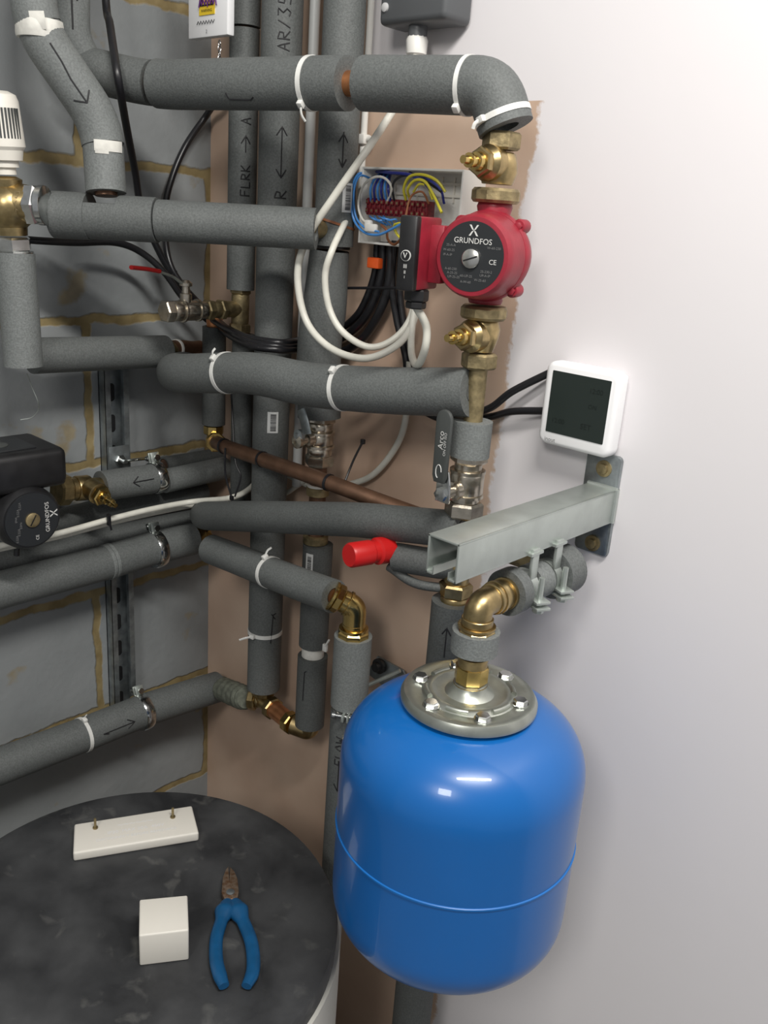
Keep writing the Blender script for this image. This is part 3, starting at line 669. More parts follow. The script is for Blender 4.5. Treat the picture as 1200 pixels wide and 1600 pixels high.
wire('w_brown', [(596, 352, -.05), (604, 360, -.058), (606, 374, -.055), (616, 382, -.05), (628, 372, -.06)], 'brown wire sagging at the bottom of the junction box', g_, .0017)
for k in range(4):
    wire('w_blue', [(578+k*7, 338, -.04), (582+k*8, 341+k % 2*3, -.055), (592+k*9, 346-k, -.05), (606+k*4, 352, -.04)], ('leftmost', 'second from left', 'third from left', 'rightmost')[k]+' short light blue wire end below the terminal strip', g_, .0012)
t = tag(MB().box(P(580, 356, Y=-.058), (.020, .006, .010), None, .002).box(P(576, 350, Y=-.056), (.010, .008, .010), None, .002).build('wire_connector', M['white']), 'translucent white connector at the lower left of the junction box', 'connector')
# black cables dropping from box
def cable(m, pts, r, lab, name='cable', cat='cable', grp=None, n=8):
    pp = [p if isinstance(p, V) else P(p[0], p[1], **{p[2]: p[3]}) for p in pts]
    if not isinstance(pts[-1], V) and pts[-1][0] < -50: pp.append(pp[-1]+(pp[-1]-pp[-2]).normalized()*.5)
    if not isinstance(pts[0], V) and pts[0][0] < -50: pp.insert(0, pp[0]+(pp[0]-pp[1]).normalized()*.5)
    if not isinstance(pts[0], V) and pts[0][1] < -10: pp.insert(0, pp[0]+V((-.01, 0, .25)))
    return tag(MB().tube(curve(pp, n), r, 14).build(name, M[m]), lab, cat, grp)
cable('cable_k', [(600, 378, 'Y', -.02), (596, 430, 'Y', -.02), (580, 480, 'Y', -.02), (556, 512, 'Y', -.016), (524, 532, 'Y', -.014), (470, 548, 'Y', -.014)], .0062, 'thick black cable leaving the junction box under the orange tape')
cable('cable_k', [(611, 378, 'Y', -.022), (608, 440, 'Y', -.022), (592, 490, 'Y', -.022), (566, 530, 'Y', -.016), (530, 552, 'Y', -.014), (480, 560, 'Y', -.014)], .0062, 'thick black cable leaving the junction box, second from the left')
cable('cable_k', [(590, 378, 'Y', -.018), (585, 430, 'Y', -.018), (566, 480, 'Y', -.018), (545, 505, 'Y', -.014), (520, 520, 'Y', -.014)], .005, 'black cable leaving the junction box nearest the risers')
cable('cable_k', [(617, 376, 'Y', -.02), (612, 440, 'Y', -.02), (620, 500, 'Y', -.015), (634, 560, 'Y', -.012), (640, 620, 'Y', -.012), (690, 655, 'Y', -.012), (760, 652, 'Y', -.014), (800, 643, 'Y', -.016), (848, 642, 'Y', -.012), (862, 642, 'Y', -.010)], .0047, 'black cable curving down behind the pump line to the lower side of the thermostat')
cable('cable_k', [(628, 382, 'Y', -.014), (626, 470, 'Y', -.012), (650, 580, 'Y', -.010), (700, 650, 'Y', -.024), (760, 640, 'Y', -.026), (800, 612, 'Y', -.022), (856, 584, 'Y', -.012), (872, 578, 'Y', -.010)], .0047, 'black cable arching up to the upper side of the thermostat')
q = P(588, 411, Y=-.026); tag(MB().box(q, (.021, .016, .014), None, .002).build('orange_tape', M['orange']), 'bright orange tape flag round the black cables under the junction box', 'tape')
q = P(555, 533, Y=-.024); tag(MB().box(q, (.012, .010, .005), None, .001).build('red_tape', M['redplastic']), 'tiny red tape scrap on the black cables lower down', 'tape')
tag(MB().tube([P(534, 450, Y=-.036), P(632, 450, Y=-.034)], .0019, 8).build('cable_tie', M['cable_k']), 'black tie running level from the riser to the pump box', 'cable tie')
tag(MB().lathe(P(520, 346, Y=-.06)-Z*.003, V((.15, .2, 1)), [(0, .029), (0, .0305), (.003, .0305), (.003, .029)], 36).build('wire_ring', M['w_brown']), 'thin brown wire ring round the upper riser beside the junction box', 'wire')
# white cables
cable('cable_w', [(650, 84, 'Y', -.035), (640, 130, 'Y', -.03), (612, 176, 'Y', -.05), (575, 232, 'Y', -.085), (520, 310, 'Y', -.11), (480, 372, 'Y', -.12), (465, 430, 'Y', -.12), (478, 500, 'Y', -.115), (515, 543, 'Y', -.11), (567, 560, 'Y', -.10), (612, 545, 'Y', -.08), (642, 512, 'Y', -.05), (655, 455, 'Y', -.035), (650, 400, 'Y', -.03)], .0048, 'white cable from the grey box hanging in the larger loop')
cable('cable_w', [(546, 318, 'Y', -.022), (540, 345, 'Y', -.06), (520, 388, 'Y', -.105), (508, 430, 'Y', -.11), (514, 480, 'Y', -.105), (535, 518, 'Y', -.10), (575, 542, 'Y', -.085), (612, 532, 'Y', -.06), (640, 500, 'Y', -.04), (650, 450, 'Y', -.03), (645, 400, 'Y', -.025)], .0044, 'white cable hanging in the smaller inner loop')
cable('cable_w', [gz-Z*.018, (666, 510, 'Y', -.145), (664, 545, 'Y', -.14), (652, 571, 'Y', -.12), (643, 552, 'Y', -.07), (644, 510, 'Y', -.05), (652, 460, 'Y', -.04), (652, 420, 'Y', -.034)], .0046, 'white pump cable making a tight hanging bend under the black gland')
cable('cable_w', [(640, 565, 'Y', -.012), (636, 640, 'Y', -.012), (622, 692, 'Y', -.012), (585, 740, 'Y', -.012), (545, 757, 'Y', -.012), (500, 764, 'Y', -.010), (455, 745, 'Y', -.010), (425, 728, 'Y', -.012), (408, 738, 'Y', -.024), (392, 762, 'Y', -.06), (360, 778, 'Y', -.10), (300, 784, 'X', .115), (235, 796, 'X', .118), (170, 812, 'X', .118), (90, 834, 'X', .115), (0, 853, 'X', .11), (-60, 868, 'X', .11)], .0046, 'long white cable running along the block wall and up behind the front pipe')
cable('cable_w', [(-60, 872, 'X', .100), (0, 858, 'X', .100), (90, 839, 'X', .102), (170, 818, 'X', .102), (235, 803, 'X', .10), (300, 790, 'X', .09), (350, 780, 'Y', -.03), (430, 777, 'Y', -.014), (475, 752, 'Y', -.014), (500, 740, 'Y', -.012)], .0038, 'grey white cable just under the long white cable')
# black cables on left
cable('cable_k', [(164, -20, 'X', .06), (172, 40, 'X', .10), (184, 120, 'X', .155), (198, 200, 'X', .11), (211, 268, 'X', .07), (222, 330, 'X', .05), (252, 400, 'X', .05), (280, 442, 'X', .06), (320, 490, 'X', .075), (375, 523, 'Y', -.11), (430, 535, 'Y', -.105), (455, 534, 'Y', -.07), (474, 530, 'Y', -.015), (520, 520, 'Y', -.012)], .0052, 'black cable hanging from the top left, passing behind the level pipe')
cable('cable_k', [(350, 140, 'Y', -.03), (336, 160, 'Y', -.03), (320, 184, 'X', .016), (290, 228, 'X', .016), (268, 280, 'X', .016), (258, 330, 'X', .02), (262, 400, 'X', .05), (284, 444, 'X', .066), (330, 492, 'X', .082), (380, 530, 'Y', -.118), (430, 541, 'Y', -.112), (456, 541, 'Y', -.07), (474, 537, 'Y', -.016), (520, 526, 'Y', -.014)], .005, 'black cable coming down in the corner behind the top pipe')
cable('cable_k', [(14, 372, 'X', .05), (60, 376, 'X', .06), (120, 379, 'X', .06), (180, 379, 'X', .06), (220, 394, 'X', .06), (256, 425, 'X', .07), (290, 470, 'X', .08), (335, 508, 'X', .09), (385, 538, 'Y', -.125), (430, 546, 'Y', -.118), (456, 547, 'Y', -.075), (474, 544, 'Y', -.017), (520, 532, 'Y', -.016)], .005, 'black cable from behind the motorised valve joining the corner bundle')
q, d = P(269, 432, X=.062), None
tag(MB().box(q, (.006, .008, .006), None, .001).tube([q+V((0, .008, .008)), q+V((.004, -.012, -.006))], .0016, 8).build('cable_tie', M['cable_k']), 'small black tie holding the corner cable bundle', 'cable tie')
# black ties on copper pipe
def loop_tie(px, py, lab, tailpts=None, path=cpp, r=.0112):
    p, d = on_path(path, px, py); t = thing('cable_tie', p, lab, 'cable tie'); band(t, p, d, r, .004, 'cable_k')
    if tailpts:
        MB().tube(curve([P(a, b_, Y=c_) for a, b_, c_ in tailpts], 6), .0016, 8).build('tail', M['cable_k'], t)
        MB().box(P(*tailpts[-1][:2], Y=tailpts[-1][2]), (.006, .005, .007), None, .001).build('lock_head', M['cable_k'], t)
loop_tie(407, 722, 'black cable tie round the left part of the bare copper pipe')
loop_tie(512, 758, 'black cable tie with long upright tail on the bare copper pipe', [(538, 755, -.10), (552, 720, -.08), (567, 690, -.06)])
loop_tie(350, 697, 'black cable tie hanging down from the copper pipe to the white cable', [(352, 700, -.125), (352, 740, -.125), (362, 778, -.12)])
tag(MB().tube(curve([P(361, 612, Y=-.09), P(364, 660, Y=-.10), P(368, 720, Y=-.11), P(376, 745, Y=-.11), P(367, 776, Y=-.115)]), .0014, 8).build('cable_tie', M['cable_k']), 'long thin black tie hanging behind the copper pipe near the corner', 'cable tie')
tag(MB().box(P(170, 812, X=.124), (.006, .005, .018), None, .001).tube([P(168, 805, X=.128), P(174, 828, X=.128)], .0016, 8).build('cable_tie', M['cable_k']), 'black tie on the white cable in front of the steel channel', 'cable tie')
# ------------------------------------------------------------------ H2 + motorised valve
HA, HB = P(62, 334, X=.105), P(494, 358, Y=-.118)
hd = (HB-HA).normalized()
def h2at(px):
    a, b_ = 0, 1
    for _ in range(40):
        m_ = (a+b_)/2
        if proj(HA.lerp(HB, m_))[0] < px: a = m_
        else: b_ = m_
    return HA.lerp(HB, a)
t = thing('insulated_pipe', h2at(85), 'level lagged pipe running right from the motorised valve, with a notch under the sloping pipe', 'pipe')
sleeve([h2at(248), HB], .0255, 'foam', t, .0145); sleeve([h2at(190), h2at(246)], .0278, 'foam', t, .0145)
sleeve([h2at(85), h2at(141)], .0290, 'foam', t, .0145)
# notched piece: lower half shell
a_, b_ = h2at(140), h2at(192); x_, y_, d_ = frame(hd, Z); mb = MB(); rings = []
for q in (a_, b_):
    arc = [q+x_*(math.cos(an)*.0278)+y_*(math.sin(an)*.0278) for an in [math.radians(52+k*256/24) for k in range(25)]]
    arc += [q+x_*(math.cos(an)*.0145)+y_*(math.sin(an)*.0145) for an in [math.radians(308-k*256/24) for k in range(25)]]
    rings.append([mb.bm.verts.new(p) for p in arc])
mb._rings(rings); mb.bm.faces.new(rings[0][::-1]); mb.bm.faces.new(rings[1]); mb.build('foam_sleeve', M['foam'], t)
MB().tube([HA, HB-hd*.004], .014, 18).build('inner_pipe', M['copper'], t)
MB().tube([HB-hd*.022, V((.350, -.06, HB.z))], .012, 16).build('branch_stub', M['brass_dull'], t)
# D1
dq = h2at(167)
d1 = bend([V((P(52, -60, X=.125).x, P(52, -60, X=.125).y, TOP)), P(52, -60, X=.125), P(53, 40, X=.130), P(160, 195, X=.16), dq+Z*.026], .035, 10)
d1top = [d1[0], V(d1[0]).lerp(d1[1], .98)]
p45, dd_ = on_path(d1, 50, 48); p232, _ = on_path(d1, 160, 228)
t = thing('insulated_pipe', d1[-1], 'pale lagged pipe bending diagonally at top left, with a pen arrow, into the level pipe', 'pipe')
sleeve([q for q in d1 if q.z > p45.z]+[p45+Z*.001], .0265, 'foam_pale', t, .0145)
sleeve([p45-Z*.001]+[q for q in d1 if p232.z < q.z < p45.z]+[p232+Z*.001], .0262, 'foam_pale', t, .0145)
sleeve([p232-Z*.001, p232.lerp(d1[-1], .5), d1[-1]+Z*.004], .0250, 'foam_pale', t, .0145)
MB().tube(d1, .014, 16).build('inner_pipe', M['copper'], t)
q, d = on_path(d1, 105, 128)
marks(t, q, d, .0262, [[(-.042, -.004), (-.02, -.003), (0, 0), (.024, .0), (.030, .0)], [(.020, .012), (.030, 0), (.020, -.011)]], m='ink', turn=0.0, w=.0010)
tp = thing('tape', p45, 'torn white tape round the top of the diagonal lagged pipe', 'tape')
MB().lathe(p45-Z*.012, Z, [(0, .0268), (.003, .0276), (.016, .0274), (.020, .0268)], 36).build('wrap', M['tape'], tp)
c = to_cam(p45); MB().box(p45+c*.0278+Z*.008-RT*.002, (.018, .0012, .020), (RT, c, c.cross(RT)), .0004).build('loose_end', M['tape'], tp)
tp = thing('tape', p232, 'strip of white tape at the lower bend of the diagonal pipe', 'tape')
MB().patch(p232, Z, to_cam(p232)+RT*.15, .0262, -.007, .006, -.55, .85, 12, .001).build('wrap', M['tape'], tp)
MB().patch(p232, Z, to_cam(p232)+RT*.15, .0262, -.010, -.004, -.5, .1, 6, .0015).build('loose_end', M['tape'], tp)
# D2
d2 = [V((.07, P(112, -60, X=.07).y, TOP)), P(112, -60, X=.07), P(113, 60, X=.07), P(140, 108, X=.075)]
t = pipe('insulated_pipe', 'second lagged pipe at top left with a dark upward arrow, joining the long top pipe', bend(d2, .02), .022, 'foam_pale')
q = P(114, 50, X=.07); marks(t, q, Z, .022, arrow(.045, .009), 'ink', w=.0012)
# motorised/thermostatic valve
vc = P(14, 318, X=.105)
va_ = (P(4, 215, X=.105)-P(24, 385, X=.105)).normalized()
t = thing('motorised_valve', vc-Z*.03, 'brass motorised valve with white ribbed actuator head at the left edge', 'valve')
MB().lathe(vc-va_*.038, va_, [(0, .018), (.010, .019), (.016, .026), (.034, .031), (.050, .027), (.058, .018), (.066, .019), (.070, .012)], 32).build('valve_body', M['brass'], t)
MB().lathe(vc-hd*.030, hd, [(0, .024), (.03, .027), (.058, .023)], 32).build('side_port', M['brass'], t)
stack(t, vc+hd*.024, hd, [('h', .016, .0262, 'chrome'), ('r', .008, .024)], 'chrome')
stack(t, vc-va_*.062, va_, [('r', .004, .023), ('h', .018, .0225, 'chrome')], 'chrome')
hp = vc+va_*.034
MB().lathe(hp, va_, [(0, .013), (.008, .013), (.0085, .017), (.016, .017), (.0165, .022), (.028, .024), (.030, .021)], 32).build('adapter', M['cream'], t)
hd_ = MB().lathe(hp+va_*.028, va_, [(0, .024), (.004, .027), (.055, .0245), (.062, .022), (.066, .014)], 48).build('actuator_head', M['cream'], t, 'white ribbed actuator head')
mb = MB(); f = to_cam(hp)
x_, y_, _ = frame(va_, f)
for k in range(-4, 7):
    an = k*.16; c_ = x_*math.cos(an)+y_*math.sin(an); q = hp+va_*.058+c_*.0258
    mb.box(q, (.0022, .0016, .034), (va_.cross(c_), c_, va_))
mb.build('slots', M['lever'], hd_)
q = vc+to_cam(vc)*.0300+RT*.004; sd = RT; 
MB().text('DN22', .010, vc+V((.0305, -.004, .004)), -Z, YA, .0008).build('cast_lettering', M['brass_dull'], t)
# V0 drop + H3
v0 = [vc-va_*.060, P(37, 572, X=.112)]
t = pipe('insulated_pipe', 'pale lagged drop under the motorised valve at the left edge', [v0[0], v0[0].lerp(v0[1], .5), v0[1]], .0245, 'foam_pale', rc=.014)
h3 = [P(50, 556, X=.085), P(258, 549, X=.07)]
t = pipe('insulated_pipe', 'lagged pipe along the block wall, from the pale drop to the copper bend', h3, .0245, 'foam', rc=.011)
e0 = P(258, 549, X=.07); e1 = P(312, 545, Y=-.06)
t = thing('copper_bend', e0, 'bare copper bend with solder ring behind the thick front pipe end', 'pipe fitting')
MB().tube(curve([e0-(h3[1]-h3[0]).normalized()*.01, e0.lerp(e1, .35)+Z*.003, e0.lerp(e1, .75), e1]), .0135, 20).build('bend', M['copper'], t)
q = e0.lerp(e1, .3)+Z*.003; MB().lathe(q, (e1-e0), [(0, .0145), (.003, .0150), (.005, .0145)], 24).build('solder_ring', M['tie'], t)
MB().lathe(e0, (e1-e0), [(0, .0155), (.012, .0155), (.016, .0135)], 24).build('socket', M['brass_dull'], t)
tag(MB().tube(curve([P(42, 584, X=.11), P(50, 605, X=.10), P(59, 627, X=.10), P(60, 640, X=.09), P(50, 652, X=.08), P(32, 656, X=.07)]), .0006, 6).build('loose_wire', M['steel']), 'hair-thin loose wire dangling below the pale drop', 'wire')
# ------------------------------------------------------------------ left wall: strut and clamped pipes
def strut(ya, yb, za, zb, lab):
    t = thing('steel_channel', (0, (ya+yb)/2, za), lab, 'channel')
    mb = MB(); w_ = .0025; h_ = (za+zb)/2; L_ = zb-za
    mb.box((w_/2+.0005, (ya+yb)/2, h_), (w_, yb-ya, L_))
    for y_, s_ in ((ya, 1), (yb, -1)):
        mb.box((.0105, y_+s_*w_/2, h_), (.021, w_, L_)); mb.box((.020, y_+s_*.0045, h_), (w_, .009, L_)); mb.box((.0175, y_+s_*.0085, h_), (.006, .0016, L_))
    mb.build('channel', M['strutsteel'], t, smooth=False)
    z_ = za+.02
    while z_ < zb-.02:
        for sgn in (0,):
            c0 = V((.0033, (ya+yb)/2, z_)); n = 8
            MB().prism([c0+V((0, math.cos(a_)*.0055, math.sin(a_)*.0055+(.009 if math.sin(a_) > 0 else -.009))) for a_ in [math.pi*(k+.5)/8 for k in range(16)]], XA*.0006).build('slot', M['black'], t, smooth=False)
        z_ += .05
ys0, ys1 = P(162, 640, X=.02).y, P(204, 640, X=.02).y
ym = (ys0+ys1)/2
strut(ym-.0205, ym+.0205, P(188, 1105, X=0).z, P(180, 560, X=0).z, 'slotted steel channel fixed upright on the painted block wall')
def left_pipe(lab, pxs, X_, r, m='foam', rc=.011, core=True):
    path = [P(a, b_, X=X_ if not isinstance(X_, (list, tuple)) else X_[i]) for i, (a, b_) in enumerate(pxs)]
    if pxs[0][0] < 0: path.insert(0, path[0]+(path[0]-path[1]).normalized()*.5)
    return pipe('insulated_pipe', lab, path, r, m, rc=rc), path
# A1
tA, A1 = left_pipe('short lagged pipe with arrow between the brass valve and steel ring clamp', [(157, 760), (238, 748)], .072, .0235)
q, d = on_path(A1, 222, 744); marks(tA, P(228, 748, X=.072), -YA, .0235, [[(0, 0), (.036, .0)], [(.026, .008), (.037, 0), (.026, -.008)]], turn=-.1)
tA, A1b = left_pipe('paler lagged pipe right of the upper clamp running into the corner', [(256, 752), (352, 731)], .062, .0195, 'foam_pale')
left_pipe('slim dark lagged pipe tucked behind the upper clamped pipe', [(256, 728), (342, 713)], .030, .0150, 'foam_dark')
zc_ = V((0, -1, .1))
clamp(P(244, 746, X=.068), YA, .0225, V((-.3, 0, 1)), 'steel ring clamp on the upper pipe at the channel')
def channel_bolt(px, py, X_, lab):
    t = thing('channel_bracket', P(px, py, X=.022), lab, 'bracket')
    p = P(px, py, X=.023); MB().box(p, (.003, .036, .045), None, .001).build('plate', M['strutsteel'], t)
    MB().hexa(p+XA*.0015, XA, .006, .009).build('hex_nut', M['chrome'], t, ang=20)
    MB().tube([p, p+XA*.02], .004, 12).tube([p+XA*.010, P(px+50, py-2, X=.03)], .0025, 8).build('bolt', M['chrome'], t)
channel_bolt(186, 718, .02, 'zinc plate with a bolt on the channel above the upper clamped pipe')
channel_bolt(192, 835, .02, 'zinc plate with a bolt on the channel above the middle clamped pipe')
# back pipes
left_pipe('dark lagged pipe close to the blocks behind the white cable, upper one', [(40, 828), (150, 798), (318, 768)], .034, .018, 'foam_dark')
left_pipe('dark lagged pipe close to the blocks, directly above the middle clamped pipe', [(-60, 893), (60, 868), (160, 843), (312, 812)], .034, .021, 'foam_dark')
# A2
tA, A2 = left_pipe('middle clamped lagged pipe running from the left edge to the corner', [(-70, 945), (0, 922), (165, 879), (235, 858), (262, 851), (300, 842)], .072, .0275)
clamp(P(243, 858, X=.072), YA, .0275, V((-.2, 0, 1)), 'steel ring clamp on the middle pipe at the channel')
for k, px in enumerate((160, 169)):
    p, d = on_path(A2, px, 880); tag(MB().lathe(p, d, [(0, .0275), (.001, .0286), (.005, .0286), (.006, .0275)], 36).build('foam_seam_tape', M['foam_pale']), ('left' if k == 0 else 'right')+' one of two thin grey seam bands on the middle pipe', 'tape')
eb = P(312, 845, X=.07)
t = thing('brass_fitting', eb, 'brass compression fitting where the middle pipe meets the corner', 'pipe fitting')
dA2 = (A2[-1]-A2[-2]).normalized(); stack(t, A2[-1]-dA2*.006, dA2, [('r', .004, .016), ('r', .006, .017), ('o', .016, .021), ('r', .012, .014)], 'brass_new')
# A3
tA, A3 = left_pipe('lowest lagged pipe with arrow along the block wall into the corner', [(-70, 1222), (0, 1197), (130, 1148), (230, 1108), (340, 1073)], .072, .0285)
clamp(P(222, 1112, X=.072), YA, .0285, V((-.4, 0, 1)), 'steel ring clamp on the lowest pipe at the channel foot')
tie(A3, 133, 1147, .0285, 0, 1, 'white cable tie round the lowest wall pipe', .006, w=.006)
marks(tA, P(148, 1140, X=.072), (A3[4]-A3[3]), .0285, arrow(.058, .010), turn=.45)
marks(tA, P(148, 1140, X=.072), (A3[4]-A3[3]), .0285, [[(.0, 0), (.01, .003)]], turn=.45)
# corner bottom fittings
f0 = A3[-1]; f1 = P(385, 1092, Y=-.075)
t = thing('lagged_union', f0, 'drab olive wrapped union between lowest pipe and brass tee', 'pipe fitting')
MB().tube(curve([f0, f0.lerp(f1, .35), f0.lerp(f1, .7), f1]), [.016]+[.020+.002*math.sin(k*1.7) for k in range(23)]+[.016], 24).build('wrap', M['olive'], t)
te = V((.237, -.06, zb))
t = thing('brass_tee', te-Z*.03, 'brass compression tee at the foot of the thick riser', 'pipe fitting')
tc_ = te-Z*.026
MB().tube([te+Z*.002, tc_-Z*.006], .014, 20).build('tee_body', M['brass'], t)
stack(t, te-Z*.014, Z, [('o', .014, .020)], 'brass')
dl_ = (f1-tc_).normalized(); stack(t, tc_, dl_, [('r', .012, .013), ('o', .013, .0185)], 'brass')
o2 = P(468, 1140, Y=-.075); dr = (o2-tc_).normalized()
MB().tube([tc_, tc_+dr*.03], .014, 20).build('branch', M['brass'], t)
stack(t, tc_+dr*.022, dr, [('o', .014, .019)], 'brass')
tag(MB().tube([tc_+dr*.034, o2-dr*.03], .0145, 20).build('copper_link', M['copper_bright']), 'short copper piece between the two lowest brass fittings', 'pipe')
t = thing('brass_elbow', o2-Z*.02, 'dull brass elbow at the very bottom under the dark foam sleeve', 'pipe fitting')
stack(t, o2-dr*.034, dr, [('o', .016, .0185)], 'brass_new')
oc = V((.353, -.06, o2.z-.004)); elbow(t, o2-dr*.02, oc, v3d[1]+Z*.004, .0165, 'brass')
# ------------------------------------------------------------------ H6, V4, V5
Y4 = -.115
x4 = P(549, 1040, Y=Y4).x
ke = V((x4, Y4, P(547, 945, Y=Y4).z))
h6a = P(330, 858, Y=-.12); h6e = P(522, 932, Y=-.135)
h6 = curve([h6a, h6a.lerp(h6e, .33), h6a.lerp(h6e, .66)+V((0, -.002, 0)), h6e])
pipe('insulated_pipe', 'short lagged pipe sloping down right to the shiny brass elbow, with a cable tie', h6, .0235, 'foam')
tie(h6, 425, 888, .0235, .5, 1, 'white cable tie round the sloping short pipe', .016)
dh = (ke-h6e).normalized()
t = thing('brass_elbow', ke-Z*.03, 'shiny brass compression elbow turning the sloping pipe downward', 'pipe fitting')
stack(t, h6e-dh*.004, dh, [('r', .004, .021), ('o', .012, .020), ('r', .008, .016), ('r', .004, .018)], 'brass_new')
elbow(t, h6e+dh*.016, ke, ke-Z*.028, .0160, 'brass_new')
stack(t, ke-Z*.050, Z, [('o', .016, .0225), ('r', .004, .0205), ('r', .006, .0165)], 'brass_new')
zz_ = lambda py, px=545: P(px, py, Y=Y4).z
v4 = [V((x4, Y4, zz_(992, 550))), V((x4, Y4, zz_(1098, 543)))]
tag(MB().tube(v4, .0265, 32, ri=.013).build('foam_sleeve', M['foam_pale']), 'short pale foam sleeve hanging under the shiny brass elbow', 'pipe insulation')
clamp(V((x4, Y4, zz_(1101, 541))), Z, .0200, V((.6, -1, 0)), 'steel ring clamp on the drop pipe beside the tank shoulder', .010)
v5 = [V((x4, Y4, zz_(1107, 540))), V((x4, Y4, zz_(1370, 520)))]
t = pipe('insulated_drop', 'lagged drop pipe with flow lettering half hidden by the blue tank', v5, .0255, 'foam')
marks(t, V((x4, Y4, zz_(1178, 535))), Z, .0255, word('FLOW', .014), turn=-.35)
marks(t, V((x4, Y4, zz_(1172, 535))), -Z, .0255, arrow(.050, .008), turn=.35)
t = pipe('white_pipe_end', 'short narrow pipe continuing down beside the drum', [v5[1]+Z*.01, V((x4, Y4, FLOOR+.01))], .011, 'pvc', rc=.006)
# wall bracket behind tank
t = thing('wall_bracket', P(605, 1060, Y=-.01), 'small galvanised wall bracket with black bolt behind the tank shoulder', 'bracket')
MB().prism([P(575, 1050, Y=-.012), P(592, 1024, Y=-.012), P(632, 1046, Y=-.012), P(640, 1064, Y=-.012), P(600, 1070, Y=-.012)], -YA*.004, .001).build('plate', M['strutsteel'], t)
MB().lathe(P(594, 1040, Y=-.018), -YA, [(0, .012), (.005, .012), (.006, .008), (.012, .007)], 20).build('bolt', M['black'], t)
MB().tube([P(572, 1072, Y=-.05), P(625, 1048, Y=-.03)], .003, 8).build('rod', M['steel'], t)
# ------------------------------------------------------------------ thermostat
tl, tr_, bl = P(854, 562, Y=-.030), P(968, 583, Y=-.030), P(843, 690, Y=-.030)
x0_, x1_ = .692, .788; z1_, z0_ = -.189, -.287
t = thing('thermostat', ((x0_+x1_)/2, 0, z0_), 'square white room thermostat with dark screen on the white wall', 'thermostat')
mb = MB(); xc, zc = (x0_+x1_)/2, (z0_+z1_)/2; W_, H_ = x1_-x0_, z1_-z0_
mb.box((xc, -.008, zc), (W_*.90, .014, H_*.90), None, .004, 3); mb.build('back_plate', M['thermo'], t)
def rrect(xc, zc, w, h, r, y, n=6):
    out = []
    for cx_, cz_, a0 in ((xc+w/2-r, zc+h/2-r, 0), (xc-w/2+r, zc+h/2-r, 90), (xc-w/2+r, zc-h/2+r, 180), (xc+w/2-r, zc-h/2+r, 270)):
        for k in range(n+1): a_ = math.radians(a0+90*k/n); out.append(V((cx_+math.cos(a_)*r, y, cz_+math.sin(a_)*r)))
    return out
mb = MB(); lay = [(-.0135, .003), (-.0145, 0), (-.0270, 0), (-.0300, .0010), (-.0320, .0028), (-.0330, .0055)]
rings = [[mb.bm.verts.new(p) for p in rrect(xc, zc, W_-2*i_, H_-2*i_, max(.011-i_, .005), y_)] for y_, i_ in lay]
mb._rings(rings); mb.bm.faces.new(rings[0][::-1]); mb.bm.faces.new(rings[-1]); mb.build('front_case', M['thermo'], t, ang=60)
sc = MB().prism(rrect(xc+.001, zc+.003, .076, .072, .001, -.0325), -YA*.0012).build('screen', M['screen'], t, 'dark liquid crystal screen')
mb = MB()
for a_, b_, s_ in ((.022, .020, .008), (-.022, -.022, .008), (.015, -.022, .009), (.020, .002, .007)): mb.text({.008: '12:00', .009: 'SET', .007: 'ON'}[s_], s_, V((xc+a_, -.0338, zc+.004+b_)), XA, Z, .0002)
mb.build('segments', M['screen_ink'], sc)
MB().text('inout', .0070, V((xc-.030, -.0331, zc-.042)), XA, Z, .0002).build('maker_mark', M['ink_dim'], t)
# ------------------------------------------------------------------ steel arm
ax0, ax1 = .7545, .7925; az1, az0 = -.326, -.366; ay = -.300
t = thing('steel_arm_bracket', ((ax0+ax1)/2, 0, az0), 'galvanised channel arm projecting from the white wall over the tank', 'bracket')
mb = MB(); w_ = .0026
mb.box(((ax0+ax1)/2, ay/2, az1-w_/2), (ax1-ax0, -ay, w_), None, .0007)
mb.box((ax0+w_/2, ay/2, (az0+az1)/2), (w_, -ay, az1-az0), None, .0007).box((ax1-w_/2, ay/2, (az0+az1)/2), (w_, -ay, az1-az0), None, .0007)
for x_, s_ in ((ax0, 1), (ax1, -1)): mb.box((x_+s_*.005, ay/2, az0+w_/2), (.010, -ay, w_), None, .0007).box((x_+s_*.0095, ay/2, az0+.005), (w_*.7, -ay, .008))
mb.build('channel_arm', M['steel'], t, ang=25)
MB().prism(rrect((ax0+ax1)/2-.004, -.349, .044, .122, .005, -.0005), -YA*.006, .0008).build('wall_plate', M['strutsteel'], t)
for z_ in (-.305, -.398):
    MB().lathe(V(((ax0+ax1)/2-.002, -.0065, z_)), -YA, [(0, .010), (.0015, .010), (.002, .0065), (.006, .006), (.0065, .003)], 16).build('screw', M['brass_dull'], t)
# stub fillet where arm meets plate: weld
MB().tube([V((ax0, -.008, az1)), V((ax1, -.008, az1))], .003, 8).tube([V((ax1, -.008, az1)), V((ax1, -.008, az0))], .003, 8).build('weld_bead', M['steel'], t)
# ------------------------------------------------------------------ tank pipework
TX, TY = .782, -.243
TZ = -.407
t = thing('brass_elbow', V((TX, TY, -.44)), 'brass swivel elbow carrying the tank, under the steel arm', 'pipe fitting')
elbow(t, V((TX, TY, TZ-.024)), V((TX, TY, TZ)), V((TX, TY+.026, TZ)), .0148, 'brass')
stack(t, V((TX, TY+.020, TZ)), YA, [('r', .006, .0165), ('r', .004, .0178), ('r', .012, .0160), ('r', .004, .0175)], 'brass')
stack(t, V((TX, TY, TZ-.040)), Z, [('r', .002, .018), ('o', .013, .0198), ('r', .003, .0195), ('r', .008, .0165)], 'brass')
tag(MB().tube(bend([V((TX, TY+.03, TZ)), V((TX, -.100, TZ)), V((CX+.012, -.100, TZ))], .02), .0110, 18).build('copper_pipe', M['brass_dull']), 'short pipe from the brass elbow through the foam rings back to the pump line', 'pipe')
